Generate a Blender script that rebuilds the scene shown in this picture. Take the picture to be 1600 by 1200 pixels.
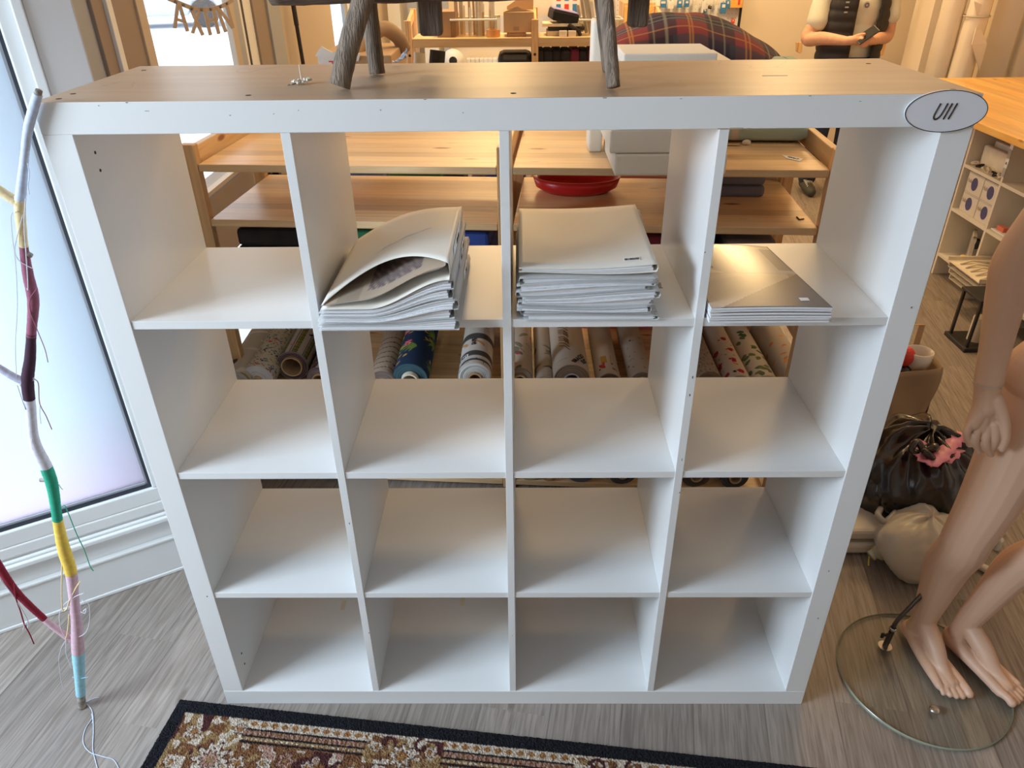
import bpy, bmesh, math, random
import numpy as np
from mathutils import Vector, Matrix, Euler
random.seed(4)
SC = bpy.context.scene
for o in list(bpy.data.objects): bpy.data.objects.remove(o, do_unlink=True)
COL = SC.collection
PI = math.pi
# ------------------------------------------------------------------ camera
cam = bpy.data.cameras.new('camera'); camo = bpy.data.objects.new('camera', cam); COL.objects.link(camo)
camo.location = (.77116, -1.22472, 1.70397)
camo.rotation_euler = (1.029975, .010772, .0086634)
cam.sensor_fit = 'HORIZONTAL'; cam.sensor_width = 36; cam.lens = 36*1160/1600
cam.clip_start = .02; cam.clip_end = 200
SC.camera = camo
# ------------------------------------------------------------------ exposure
SC.view_settings.view_transform = 'Standard'
SC.view_settings.look = 'None'
SC.view_settings.exposure = -0.2
SC.view_settings.gamma = 1
SC.view_settings.use_curve_mapping = False
# ------------------------------------------------------------------ sky
w = bpy.data.worlds.new('world'); SC.world = w; w.use_nodes = True
bg = w.node_tree.nodes['Background']; bg.inputs['Color'].default_value = (.80, .90, 1, 1); bg.inputs['Strength'].default_value = 3.5
# ------------------------------------------------------------------ lights: daylight at the shop front windows, warm ceiling lamps
def area(name, loc, target, sx, sy, power, color, shape='RECTANGLE', spread=PI):
    l = bpy.data.lights.new(name, 'AREA'); l.shape = shape; l.size = sx; l.size_y = sy; l.energy = power; l.color = color; l.spread = spread
    o = bpy.data.objects.new(name, l); COL.objects.link(o); o.location = loc
    o.rotation_euler = (Vector(target)-Vector(loc)).to_track_quat('-Z', 'Y').to_euler()
    return o
area('window_daylight', (-2.0, -1.15, 1.95), (.6, -.05, .3), 1.1, .9, 82, (.68, .84, 1), spread=2.6)
for i, (lx, ly, p) in enumerate([(.6, 1.9, 15), (2.4, 2.3, 16), (.6, 4.4, 48), (2.6, 4.4, 50), (2.9, .9, 7)]):
    area('ceiling_lamp_light', (lx, ly, 2.72), (lx, ly, 0), .5, .5, p, (1, .66, .30), 'DISK')
# ================================================================== helpers
CP = Vector((.77116, -1.22472, 1.70397)); CM = Euler((1.029975, .010772, .0086634)).to_matrix()
def at(u, v, **k):
    d = CM @ Vector(((u-800)/1160, -(v-600)/1160, -1))
    a = list(k)[0]; i = 'xyz'.index(a)
    return CP + d*((k[a]-CP[i])/d[i])
def lerp(a, b, t): return a+(b-a)*t
M = {}
def nodes(name):
    m = bpy.data.materials.new(name); m.use_nodes = True; M[name] = m
    return m, m.node_tree.nodes, m.node_tree.links, m.node_tree.nodes['Principled BSDF']
def mat(name, c, rough=.5, metal=0, var=0, vscale=8, bump=0, bscale=200, spec=.5, alpha=1, sub=0, coat=0, stretch=None, trans=0):
    m, N, L, b = nodes(name)
    b.inputs['Base Color'].default_value = (*c, 1); b.inputs['Roughness'].default_value = rough
    b.inputs['Metallic'].default_value = metal; b.inputs['Specular IOR Level'].default_value = spec
    b.inputs['Coat Weight'].default_value = coat; b.inputs['Transmission Weight'].default_value = trans
    if alpha < 1: b.inputs['Alpha'].default_value = alpha
    if sub: b.inputs['Subsurface Weight'].default_value = sub; b.inputs['Subsurface Scale'].default_value = .01
    tc = N.new('ShaderNodeTexCoord'); mp = N.new('ShaderNodeMapping'); L.new(tc.outputs['Object'], mp.inputs[0])
    if stretch: mp.inputs['Scale'].default_value = stretch
    if var:
        n = N.new('ShaderNodeTexNoise'); n.inputs['Scale'].default_value = vscale; n.inputs['Detail'].default_value = 5
        L.new(mp.outputs[0], n.inputs['Vector'])
        r = N.new('ShaderNodeValToRGB'); r.color_ramp.elements[0].position = .3; r.color_ramp.elements[1].position = .7
        r.color_ramp.elements[0].color = (*[max(0, x*(1-var)) for x in c], 1); r.color_ramp.elements[1].color = (*[min(1, x*(1+var)) for x in c], 1)
        L.new(n.outputs[0], r.inputs[0]); L.new(r.outputs[0], b.inputs['Base Color'])
    if bump:
        n2 = N.new('ShaderNodeTexNoise'); n2.inputs['Scale'].default_value = bscale; n2.inputs['Detail'].default_value = 3
        L.new(mp.outputs[0], n2.inputs['Vector'])
        bp = N.new('ShaderNodeBump'); bp.inputs['Strength'].default_value = bump; bp.inputs['Distance'].default_value = .004
        L.new(n2.outputs[0], bp.inputs['Height']); L.new(bp.outputs[0], b.inputs['Normal'])
    return m
def mathn(N, L, op, a, b=None):
    n = N.new('ShaderNodeMath'); n.operation = op
    for i, x in enumerate((a, b)):
        if x is None: continue
        if isinstance(x, (int, float)): n.inputs[i].default_value = x
        else: L.new(x, n.inputs[i])
    return n.outputs[0]
def mixc(N, L, f, a, b):
    n = N.new('ShaderNodeMix'); n.data_type = 'RGBA'
    if isinstance(f, float): n.inputs[0].default_value = f
    else: L.new(f, n.inputs[0])
    for s, x in ((6, a), (7, b)):
        if isinstance(x, tuple): n.inputs[s].default_value = (*x, 1)
        else: L.new(x, n.inputs[s])
    return n.outputs[2]
def wood(name, c1, c2, knot, axis='X', stave=.07, rough=.45, scale=1.0, coat=0.0, plen=None):
    """boards: staves of varied tone, stretched grain, knots"""
    m, N, L, b = nodes(name)
    tc = N.new('ShaderNodeTexCoord'); sp = N.new('ShaderNodeSeparateXYZ'); L.new(tc.outputs['Object'], sp.inputs[0])
    a, c = {'X': (0, 1), 'Y': (1, 0), 'Z': (2, 0)}[axis]
    oth = 3-a-c
    row = mathn(N, L, 'FLOOR', mathn(N, L, 'DIVIDE', sp.outputs[c], stave))
    wn = N.new('ShaderNodeTexWhiteNoise'); wn.noise_dimensions = '2D'
    cv = N.new('ShaderNodeCombineXYZ'); L.new(row, cv.inputs[0])
    if plen:
        off = N.new('ShaderNodeTexWhiteNoise'); off.noise_dimensions = '1D'; L.new(row, off.inputs['W'])
        L.new(mathn(N, L, 'FLOOR', mathn(N, L, 'ADD', mathn(N, L, 'DIVIDE', sp.outputs[a], plen), off.outputs[0])), cv.inputs[1])
    L.new(cv.outputs[0], wn.inputs['Vector'])
    gv = N.new('ShaderNodeCombineXYZ')
    L.new(mathn(N, L, 'MULTIPLY', sp.outputs[a], 2.2*scale), gv.inputs[0]); L.new(mathn(N, L, 'MULTIPLY', sp.outputs[c], 38*scale), gv.inputs[1])
    L.new(mathn(N, L, 'ADD', mathn(N, L, 'MULTIPLY', wn.outputs[0], 20), mathn(N, L, 'MULTIPLY', sp.outputs[oth], 30*scale)), gv.inputs[2])
    n = N.new('ShaderNodeTexNoise'); n.inputs['Scale'].default_value = 1.6; n.inputs['Detail'].default_value = 6; n.inputs['Distortion'].default_value = .9
    L.new(gv.outputs[0], n.inputs['Vector'])
    r = N.new('ShaderNodeValToRGB'); r.color_ramp.elements[0].position = .32; r.color_ramp.elements[1].position = .66
    r.color_ramp.elements[0].color = (*c2, 1); r.color_ramp.elements[1].color = (*c1, 1); L.new(n.outputs[0], r.inputs[0])
    tone = mathn(N, L, 'ADD', mathn(N, L, 'MULTIPLY', wn.outputs[0], .3), .84)
    hs = N.new('ShaderNodeHueSaturation'); L.new(r.outputs[0], hs.inputs['Color']); L.new(tone, hs.inputs['Value'])
    kv = N.new('ShaderNodeCombineXYZ')
    L.new(mathn(N, L, 'MULTIPLY', sp.outputs[a], 4.0), kv.inputs[0]); L.new(mathn(N, L, 'MULTIPLY', sp.outputs[c], 12.0), kv.inputs[1]); L.new(mathn(N, L, 'MULTIPLY', sp.outputs[oth], 12.0), kv.inputs[2])
    vo = N.new('ShaderNodeTexVoronoi'); vo.inputs['Scale'].default_value = 1.0; L.new(kv.outputs[0], vo.inputs['Vector'])
    kr = N.new('ShaderNodeValToRGB'); kr.color_ramp.elements[0].position = .07; kr.color_ramp.elements[0].color = (1, 1, 1, 1); kr.color_ramp.elements[1].position = .14; kr.color_ramp.elements[1].color = (0, 0, 0, 1)
    L.new(vo.outputs['Distance'], kr.inputs[0])
    col = mixc(N, L, kr.outputs[0], hs.outputs[0], knot)
    fr = mathn(N, L, 'FRACT', mathn(N, L, 'DIVIDE', sp.outputs[c], stave))
    seam = mathn(N, L, 'MULTIPLY', mathn(N, L, 'LESS_THAN', fr, .02), .45)
    col = mixc(N, L, seam, col, tuple(x*.35 for x in c2))
    L.new(col, b.inputs['Base Color']); b.inputs['Roughness'].default_value = rough; b.inputs['Coat Weight'].default_value = coat; b.inputs['Coat Roughness'].default_value = .3
    bp = N.new('ShaderNodeBump'); bp.inputs['Strength'].default_value = .15; bp.inputs['Distance'].default_value = .002; L.new(n.outputs[0], bp.inputs['Height']); L.new(bp.outputs[0], b.inputs['Normal'])
    return m
def vcol(name, rough=.85, bump=.3, bscale=600, spec=.3):
    m, N, L, b = nodes(name)
    a = N.new('ShaderNodeAttribute'); a.attribute_name = 'Col'; L.new(a.outputs['Color'], b.inputs['Base Color'])
    b.inputs['Roughness'].default_value = rough; b.inputs['Specular IOR Level'].default_value = spec
    tc = N.new('ShaderNodeTexCoord'); n = N.new('ShaderNodeTexNoise'); n.inputs['Scale'].default_value = bscale; L.new(tc.outputs['Object'], n.inputs['Vector'])
    bp = N.new('ShaderNodeBump'); bp.inputs['Strength'].default_value = bump; bp.inputs['Distance'].default_value = .002; L.new(n.outputs[0], bp.inputs['Height']); L.new(bp.outputs[0], b.inputs['Normal'])
    return m

class MB:
    def __init__(s): s.v = []; s.f = []; s.mi = []; s.cur = 0
    def add(s, vs, fs, mi=None):
        o = len(s.v); s.v += [tuple(v) for v in vs]; s.f += [tuple(i+o for i in f) for f in fs]; s.mi += [s.cur if mi is None else mi]*len(fs); return s
    def box(s, lo, hi, mx=None, c=None):
        x0, y0, z0 = lo; x1, y1, z1 = hi
        vs = [Vector(p) for p in ((x0,y0,z0),(x1,y0,z0),(x1,y1,z0),(x0,y1,z0),(x0,y0,z1),(x1,y0,z1),(x1,y1,z1),(x0,y1,z1))]
        if mx is not None: vs = [mx @ v for v in vs]
        return s.add(vs, [(0,3,2,1),(4,5,6,7),(0,1,5,4),(1,2,6,5),(2,3,7,6),(3,0,4,7)])
    def tube(s, pts, rad, n=12, caps=True, squash=None):
        pts = [Vector(p) for p in pts]
        if not hasattr(rad, '__len__'): rad = [rad]*len(pts)
        up = None; vs = []
        for i, p in enumerate(pts):
            t = (pts[min(i+1, len(pts)-1)]-pts[max(i-1, 0)]).normalized()
            if up is None:
                up = Vector((0,0,1)) if abs(t.z) < .9 else Vector((0,1,0))
            a = (up-t*up.dot(t)).normalized(); up = a; b = t.cross(a)
            for k in range(n):
                g = 2*PI*k/n; vs.append(p+(a*math.cos(g)+b*math.sin(g))*rad[i])
        fs = [(i*n+k, i*n+(k+1)%n, (i+1)*n+(k+1)%n, (i+1)*n+k) for i in range(len(pts)-1) for k in range(n)]
        if caps: fs += [tuple(range(n))[::-1], tuple((len(pts)-1)*n+k for k in range(n))]
        return s.add(vs, fs)
    def cyl(s, a, b, r, n=24, r2=None): return s.tube([a, b], [r, r if r2 is None else r2], n)
    def lathe(s, prof, c=(0,0,0), n=32, mx=None):
        vs = []
        for r, z in prof:
            for k in range(n):
                v = Vector((r*math.cos(2*PI*k/n), r*math.sin(2*PI*k/n), z))
                if mx is not None: v = mx @ v
                vs.append(v+Vector(c))
        fs = [(i*n+k, i*n+(k+1)%n, (i+1)*n+(k+1)%n, (i+1)*n+k) for i in range(len(prof)-1) for k in range(n)]
        return s.add(vs, fs)
    def prism(s, outline, o, u, v, w):
        """outline 2D in plane (o,u,v), extruded by vector w"""
        o, u, v, w = map(Vector, (o, u, v, w)); n = len(outline)
        a = [o+u*p[0]+v*p[1] for p in outline]
        return s.add(a+[x+w for x in a], [tuple(range(n))[::-1], tuple(range(n, 2*n))]+[(i, (i+1)%n, n+(i+1)%n, n+i) for i in range(n)])
    def grid(s, fn, nu, nv):
        vs = [fn(i/nu, j/nv) for i in range(nu+1) for j in range(nv+1)]
        fs = [(i*(nv+1)+j, (i+1)*(nv+1)+j, (i+1)*(nv+1)+j+1, i*(nv+1)+j+1) for i in range(nu) for j in range(nv)]
        return s.add(vs, fs)
    def cap(s, a, b, ra, rb, n=16):
        """tapered capsule, closed"""
        a, b = Vector(a), Vector(b); t = (b-a).normalized() if (b-a).length > 1e-6 else Vector((0,0,1))
        P = []; R = []
        for k in range(1, 6): g = PI/2*k/6; P.append(a-t*ra*math.cos(g)); R.append(ra*math.sin(g))
        P.append(a); R.append(ra); P.append(b); R.append(rb)
        for k in range(5, 0, -1): g = PI/2*k/6; P.append(b+t*rb*math.cos(g)); R.append(rb*math.sin(g))
        u = Vector((0,0,1)) if abs(t.z) < .9 else Vector((0,1,0)); x = (u-t*u.dot(t)).normalized(); y = t.cross(x)
        vs = [p+(x*math.cos(2*PI*k/n)+y*math.sin(2*PI*k/n))*r for p, r in zip(P, R) for k in range(n)]
        m = len(P)
        fs = [(i*n+k, i*n+(k+1)%n, (i+1)*n+(k+1)%n, (i+1)*n+k) for i in range(m-1) for k in range(n)]+[tuple(range(n))[::-1], tuple((m-1)*n+k for k in range(n))]
        return s.add(vs, fs)
    def ell(s, c, r, mx=None, n=16):
        vs = []; c = Vector(c)
        for i in range(1, n):
            a = PI*i/n
            for k in range(2*n):
                g = PI*k/n; v = Vector((r[0]*math.sin(a)*math.cos(g), r[1]*math.sin(a)*math.sin(g), r[2]*math.cos(a)))
                if mx is not None: v = mx @ v
                vs.append(c+v)
        m = 2*n
        fs = [(i*m+k, (i+1)*m+k, (i+1)*m+(k+1)%m, i*m+(k+1)%m) for i in range(n-2) for k in range(m)]+[tuple(range(m)), tuple((n-2)*m+k for k in range(m))[::-1]]
        return s.add(vs, fs)
    def build(s, name, m, parent=None, smooth=False, bevel=0, solid=0, local=False, colors=None, remesh=0, smooths=0, lift=None, **k):
        me = bpy.data.meshes.new(name)
        V = [Vector(v) for v in s.v]
        loc = Vector((0, 0, 0))
        if parent is None:
            xs = [v.x for v in V]; ys = [v.y for v in V]; zs = [v.z for v in V]
            loc = Vector(((min(xs)+max(xs))/2, (min(ys)+max(ys))/2, min(zs)))
            V = [v-loc for v in V]
        elif not local:
            inv = TF[parent.name].inverted(); V = [inv @ v for v in V]
        me.from_pydata([tuple(v) for v in V], [], s.f)
        for mm in (m if isinstance(m, (list, tuple)) else [m]): me.materials.append(M[mm] if isinstance(mm, str) else mm)
        if any(s.mi): me.polygons.foreach_set('material_index', s.mi)
        if smooth: me.polygons.foreach_set('use_smooth', [True]*len(s.f))
        if colors is not None:
            at_ = me.color_attributes.new('Col', 'FLOAT_COLOR', 'POINT')
            at_.data.foreach_set('color', np.concatenate([colors, np.ones((len(colors), 1))], 1).astype(np.float32).ravel())
        me.update()
        o = bpy.data.objects.new(name, me); COL.objects.link(o); o.location = loc
        if parent is not None: o.parent = parent; TF[o.name] = TF[parent.name].copy()
        else: TF[o.name] = Matrix.Translation(loc)
        if solid: md = o.modifiers.new('s', 'SOLIDIFY'); md.thickness = solid; md.offset = 0
        if bevel: md = o.modifiers.new('b', 'BEVEL'); md.width = bevel; md.segments = 2; md.limit_method = 'ANGLE'; md.angle_limit = .6
        if remesh:
            md = o.modifiers.new('r', 'REMESH'); md.mode = 'VOXEL'; md.voxel_size = remesh; md.use_smooth_shade = True
            if smooths: md = o.modifiers.new('m', 'SMOOTH'); md.iterations = smooths; md.factor = .5
            dg = bpy.context.evaluated_depsgraph_get(); dg.update()
            nm = bpy.data.meshes.new_from_object(o.evaluated_get(dg)); o.modifiers.clear(); o.data = nm; nm.name = name
            if not nm.materials: nm.materials.append(M[m])
            nm.polygons.foreach_set('use_smooth', [True]*len(nm.polygons))
        for a, b in k.items(): o[a] = b
        return o
TF = {}
def thing(name, label, cat, loc=(0,0,0), rz=0, group=None):
    o = bpy.data.objects.new(name, None); COL.objects.link(o); o.empty_display_size = .05
    o.location = loc; o.rotation_euler = (0, 0, rz); o['label'] = label; o['category'] = cat
    if group: o['group'] = group
    TF[o.name] = Matrix.Translation(loc) @ Matrix.Rotation(rz, 4, 'Z')
    return o
def tg(label, cat, group=None):
    d = dict(label=label, category=cat)
    if group: d['group'] = group
    return d
STR = dict(kind='structure')
def box(lo, hi, mx=None): return MB().box(lo, hi, mx)
def spline(P, n):
    """catmull-rom through points (any dimension)"""
    P = [np.array(p, float) for p in P]; Q = [2*P[0]-P[1]]+P+[2*P[-1]-P[-2]]; out = []
    for i in range(1, len(Q)-2):
        for k in range(n):
            t = k/n; a, b, c, d = Q[i-1:i+3]
            out.append(.5*((2*b)+(-a+c)*t+(2*a-5*b+4*c-d)*t*t+(-a+3*b-3*c+d)*t**3))
    out.append(P[-1]); return out
def text_mesh(body, size, extrude=.0006, shear=0, bold=0):
    cu = bpy.data.curves.new('t', 'FONT'); cu.body = body; cu.size = size; cu.extrude = extrude; cu.align_x = 'CENTER'; cu.align_y = 'CENTER'; cu.shear = shear; cu.offset = bold
    o = bpy.data.objects.new('t', cu); COL.objects.link(o)
    dg = bpy.context.evaluated_depsgraph_get(); dg.update()
    me = bpy.data.meshes.new_from_object(o.evaluated_get(dg))
    vs = [v.co.copy() for v in me.vertices]; fs = [tuple(p.vertices) for p in me.polygons]
    bpy.data.objects.remove(o, do_unlink=True); bpy.data.curves.remove(cu); bpy.data.meshes.remove(me)
    return vs, fs
def text(mb, body, size, o, u, v, extrude=.0006, shear=0, bold=0):
    vs, fs = text_mesh(body, size, extrude, shear, bold); o, u, v = Vector(o), Vector(u).normalized(), Vector(v).normalized(); w = u.cross(v)
    return mb.add([o+u*p.x+v*p.y+w*p.z for p in vs], fs)

# ================================================================== materials
m, N, L, b = nodes('laminate')
b.inputs['Base Color'].default_value = (.79, .79, .785, 1); b.inputs['Roughness'].default_value = .34
mat('laminate_edge', (.78, .78, .775), .45, var=.03, vscale=40)
mat('mark', (.16, .12, .09), .8)
mat('raw_chip', (.42, .32, .22), .9)
mat('dark_hole', (.03, .025, .02), .7)
# worn tan top of the bookcase
m, N, L, b = nodes('tan_top')
tc = N.new('ShaderNodeTexCoord'); mp = N.new('ShaderNodeMapping'); mp.inputs['Scale'].default_value = (1.2, 12, 1); L.new(tc.outputs['Object'], mp.inputs[0])
n = N.new('ShaderNodeTexNoise'); n.inputs['Scale'].default_value = 3; n.inputs['Detail'].default_value = 7; L.new(mp.outputs[0], n.inputs['Vector'])
r = N.new('ShaderNodeValToRGB'); r.color_ramp.elements[0].color = (.50, .345, .225, 1); r.color_ramp.elements[1].color = (.57, .41, .28, 1); r.color_ramp.elements[0].position = .3; r.color_ramp.elements[1].position = .7
L.new(n.outputs[0], r.inputs[0])
n2 = N.new('ShaderNodeTexNoise'); n2.inputs['Scale'].default_value = 5.5; n2.inputs['Detail'].default_value = 2; n2.inputs['Distortion'].default_value = .4; L.new(tc.outputs['Object'], n2.inputs['Vector'])
r2 = N.new('ShaderNodeValToRGB'); r2.color_ramp.interpolation = 'EASE'
e = r2.color_ramp.elements; e[0].position = .655; e[0].color = (0,0,0,1); e[1].position = .66; e[1].color = (1,1,1,1); e2 = e.new(.668); e2.color = (1,1,1,1); e3 = e.new(.673); e3.color = (0,0,0,1)
L.new(n2.outputs[0], r2.inputs[0])
c = mixc(N, L, mathn(N, L, 'MULTIPLY', r2.outputs[0], .22), r.outputs[0], (.14, .09, .06)); L.new(c, b.inputs['Base Color'])
b.inputs['Roughness'].default_value = .38
wood('pine', (.90, .655, .37), (.78, .49, .24), (.28, .10, .03), 'X', .055, .4, coat=.25)
wood('pine_y', (.86, .60, .32), (.70, .42, .19), (.28, .10, .03), 'Y', .2, .4)
wood('pine_post', (.80, .52, .26), (.62, .34, .14), (.22, .08, .03), 'Z', .2, .45)
wood('counter_pine', (.90, .56, .17), (.78, .39, .08), (.35, .13, .03), 'Y', .045, .35, coat=.3)
wood('floor_planks', (.345, .295, .255), (.20, .165, .14), (.19, .155, .125), 'Y', .18, .45, scale=1.9, plen=1.2)
mat('weathered_log', (.155, .115, .085), .85, var=.5, vscale=14, bump=.9, bscale=40, stretch=(6, 6, .7))
mat('weathered_pole', (.26, .195, .145), .85, var=.42, vscale=16, bump=1, bscale=60, stretch=(6, 6, .6))
mat('weathered_plank', (.14, .10, .075), .85, var=.5, vscale=14, bump=.9, bscale=60, stretch=(.7, 6, 6))
mat('wall_warm', (.80, .70, .56), .8, var=.02, vscale=2)
mat('wall_grey', (.62, .60, .58), .8)
mat('ceiling_white', (.82, .80, .77), .9)
mat('frame_white', (.80, .81, .80), .4, var=.015, vscale=6)
mat('frame_beige', (.52, .43, .33), .55)
mat('frame_brown', (.30, .235, .19), .6)
mat('frame_grey', (.37, .39, .42), .5)
mat('gasket', (.03, .035, .05), .6)
mat('black_plastic', (.02, .02, .022), .45)
mat('matte_black', (.015, .014, .014), .8, var=.3, vscale=30)
mat('steel', (.55, .52, .48), .25, metal=1)
mat('brass', (.75, .5, .3), .3, metal=1)
mat('dark_steel', (.12, .11, .10), .35, metal=1)
mat('paper', (.82, .83, .86), .7)
mat('paper_stack', (.80, .81, .85), .7, var=.2, vscale=3, stretch=(.3, .3, 260))
mat('cream_cover', (.80, .745, .66), .42, var=.02, vscale=5)
mat('clear_cover', (.72, .72, .72), .3, alpha=.62)
mat('smoke_cover', (.50, .49, .48), .25, alpha=.8)
mat('black_ink', (.012, .012, .015), .6)
mat('label_white', (.85, .85, .85), .5)
mat('foam', (.80, .755, .66), .9, var=.02, vscale=6, sub=.2)
mat('cardboard', (.52, .34, .19), .8, var=.07, vscale=8)
mat('cardboard_dark', (.38, .24, .14), .8, var=.07, vscale=8)
mat('kraft', (.42, .29, .18), .8, var=.08, vscale=6, bump=.3, bscale=12)
mat('skin_plastic', (.66, .42, .29), .42, var=.015, vscale=4)
mat('skin', (.66, .36, .23), .5, var=.1, vscale=30, sub=.1)
mat('tshirt', (.66, .65, .54), .9, bump=.4, bscale=20)
mat('vest', (.022, .018, .018), .6, bump=.3, bscale=30)
mat('jeans', (.03, .045, .08), .9, var=.3, vscale=60)
mat('hair', (.10, .06, .035), .7, var=.3, vscale=60)
mat('shoe', (.06, .06, .055), .6); mat('lace', (.75, .72, .65), .8)
mat('black_bag', (.018, .013, .013), .22, spec=.8, bump=1.0, bscale=9)
mat('white_bag', (.62, .57, .47), .35, bump=.8, bscale=9, sub=.3)
mat('pink_plastic', (.82, .30, .42), .35, bump=.6, bscale=14, sub=.2)
mat('ceramic', (.70, .66, .60), .3)
mat('red_plastic', (.55, .012, .015), .3)
mat('grey_cloth', (.17, .165, .20), .85, var=.1)
mat('blue_cloth', (.02, .05, .24), .8, var=.3); mat('green_cloth', (.02, .15, .06), .8, var=.3); mat('pink_cloth', (.70, .22, .2), .8); mat('maroon_cloth', (.14, .01, .03), .8, var=.3); mat('dark_cloth', (.02, .017, .018), .9, var=.4, vscale=20)
mat('light_blue_cloth', (.10, .17, .42), .8)
mat('white_furniture', (.80, .74, .62), .5)
mat('cream_things', (.78, .70, .55), .8, var=.08, vscale=20)
mat('pale_box', (.76, .70, .60), .7); mat('pale_side', (.50, .44, .34), .7)
mat('navy_print', (.08, .08, .22), .6)
mat('purple_print', (.30, .25, .55), .5)
mat('orange_tape', (.80, .38, .12), .3, alpha=.8)
mat('yellow', (.85, .62, .12), .6); mat('coral', (.75, .20, .12), .6)
mat('blue_pack', (.05, .22, .50), .4); mat('orange_pack', (.85, .45, .1), .5); mat('red_pack', (.7, .06, .04), .5); mat('white_pack', (.8, .8, .78), .5)
mat('white_cloth', (.78, .68, .54), .7, bump=.6, bscale=14)
mat('plastic_wrap', (.76, .66, .52), .3, bump=.9, bscale=20)
mat('silver', (.55, .54, .56), .4, metal=.5)
mat('card_tan', (.34, .265, .21), .7)
mat('garland_grey', (.15, .13, .12), .8)
mat('snow', (.86, .88, .90), .9, var=.05, vscale=.8)
mat('asphalt_line', (.45, .45, .5), .9)
mat('car_paint', (.50, .56, .68), .3); mat('tyre', (.05, .05, .05), .8); mat('car_glass', (.12, .14, .18), .1)
mat('radiator', (.8, .82, .85), .4)
mat('bark', (.33, .29, .25), .9, var=.6, vscale=60); mat('flower', (.82, .76, .66), .8)
yarn = dict(ice=(.62, .69, .85), yellow_pale=(.80, .64, .36), mauve=(.30, .10, .15), plum=(.055, .022, .04), white=(.66, .64, .70), green=(.03, .36, .22), yellow=(.85, .58, .10), pink=(.67, .45, .52), blue=(.36, .66, .78), red=(.24, .012, .03), lilac=(.50, .49, .62))
for k, c in yarn.items(): mat('yarn_'+k, c, .95, var=.1, vscale=120)
vcol('printed_fabric'); vcol('rug_pile', 1, .9, 450, .1); vcol('printed_paper', .22, 0, 1, .5)
# clear glass (thin) and frosted film
def thin_glass(name, tint=(1,1,1), refl=.06):
    m, N, L, b = nodes(name); N.remove(b); out = N['Material Output']
    t = N.new('ShaderNodeBsdfTransparent'); t.inputs[0].default_value = (*tint, 1); g = N.new('ShaderNodeBsdfGlossy'); g.inputs['Roughness'].default_value = .02
    lw = N.new('ShaderNodeLayerWeight'); mx = N.new('ShaderNodeMixShader')
    fz = mathn(N, L, 'ADD', mathn(N, L, 'MULTIPLY', mathn(N, L, 'POWER', lw.outputs['Facing'], 5), .6), .03)
    L.new(fz, mx.inputs[0]); L.new(t.outputs[0], mx.inputs[1]); L.new(g.outputs[0], mx.inputs[2]); L.new(mx.outputs[0], out.inputs[0])
thin_glass('glass_clear'); thin_glass('glass_base', (.945, .95, .925)); thin_glass('plastic_clear', (.92, .90, .86))
m, N, L, b = nodes('frosted_film'); N.remove(b); out = N['Material Output']
tr = N.new('ShaderNodeBsdfTranslucent'); df = N.new('ShaderNodeBsdfDiffuse'); mx = N.new('ShaderNodeMixShader'); mx.inputs[0].default_value = .12
tc = N.new('ShaderNodeTexCoord'); sp = N.new('ShaderNodeSeparateXYZ'); L.new(tc.outputs['Object'], sp.inputs[0])
r = N.new('ShaderNodeValToRGB'); e = r.color_ramp.elements
e[0].position = .10; e[0].color = (.90, .75, .88, 1); e[1].position = .62; e[1].color = (.85, .91, .97, 1); q = e.new(.32); q.color = (.90, .83, .93, 1)
L.new(sp.outputs[2], r.inputs[0]); L.new(r.outputs[0], tr.inputs[0]); df.inputs[0].default_value = (.8, .82, .86, 1)
L.new(tr.outputs[0], mx.inputs[1]); L.new(df.outputs[0], mx.inputs[2]); L.new(mx.outputs[0], out.inputs[0])

# ================================================================== the room
fa = math.radians(-10)
fl = MB(); fl.box((-6, -6, -.05), (8, 9, 0)); f = fl.build('floor', 'floor_planks', **STR)
# clip the floor to the room outline: rebuild as polygon
bpy.data.objects.remove(f, do_unlink=True)
outline = [(-2.1, -2.62), (4.32, -2.62), (4.32, 5.6), (-.5, 5.6), (-.5, .6), (-.23, .55), (-2.1, -.57)]
fl = MB(); Rz = Matrix.Rotation(-fa, 4, 'Z')
fl.prism([tuple((Rz @ Vector((p[0], p[1], 0)))[:2]) for p in outline], (0,0,-.05), (1,0,0), (0,1,0), (0,0,.05))
f = fl.build('floor', 'floor_planks', **STR)
lc = f.location.copy(); f.rotation_euler = (0, 0, fa); f.location = Matrix.Rotation(fa, 3, 'Z') @ lc
MB().box((-2.2, -2.7, 2.8), (4.4, 5.7, 2.86)).build('ceiling', 'ceiling_white', **STR)
MB().box((-.6, 5.55, 0), (4.4, 5.65, 2.8)).build('wall_back', 'wall_warm', **STR)
MB().box((4.25, -2.62, 0), (4.35, 5.6, 2.8)).build('wall_right', 'wall_warm', **STR)
MB().box((3.86, 5.0, 0), (4.25, 5.3, 2.8)).build('wall_pillar', 'wall_warm', **STR)
# unseen front wall behind the camera, kept solid and dark to cut fill light
fw = MB(); fw.box((-2.2, -2.7, 0), (4.4, -2.6, 2.8))
fw.build('wall_front', 'frame_beige', **STR)
MB().box((-2.2, -2.6, 0), (-2.1, -.5, 1.35)).box((-2.2, -2.6, 2.5), (-2.1, -.5, 2.8)).build('wall_left_front', 'frame_white', **STR)  # unseen wall, its high sill shaped to hold back sky light
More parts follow.
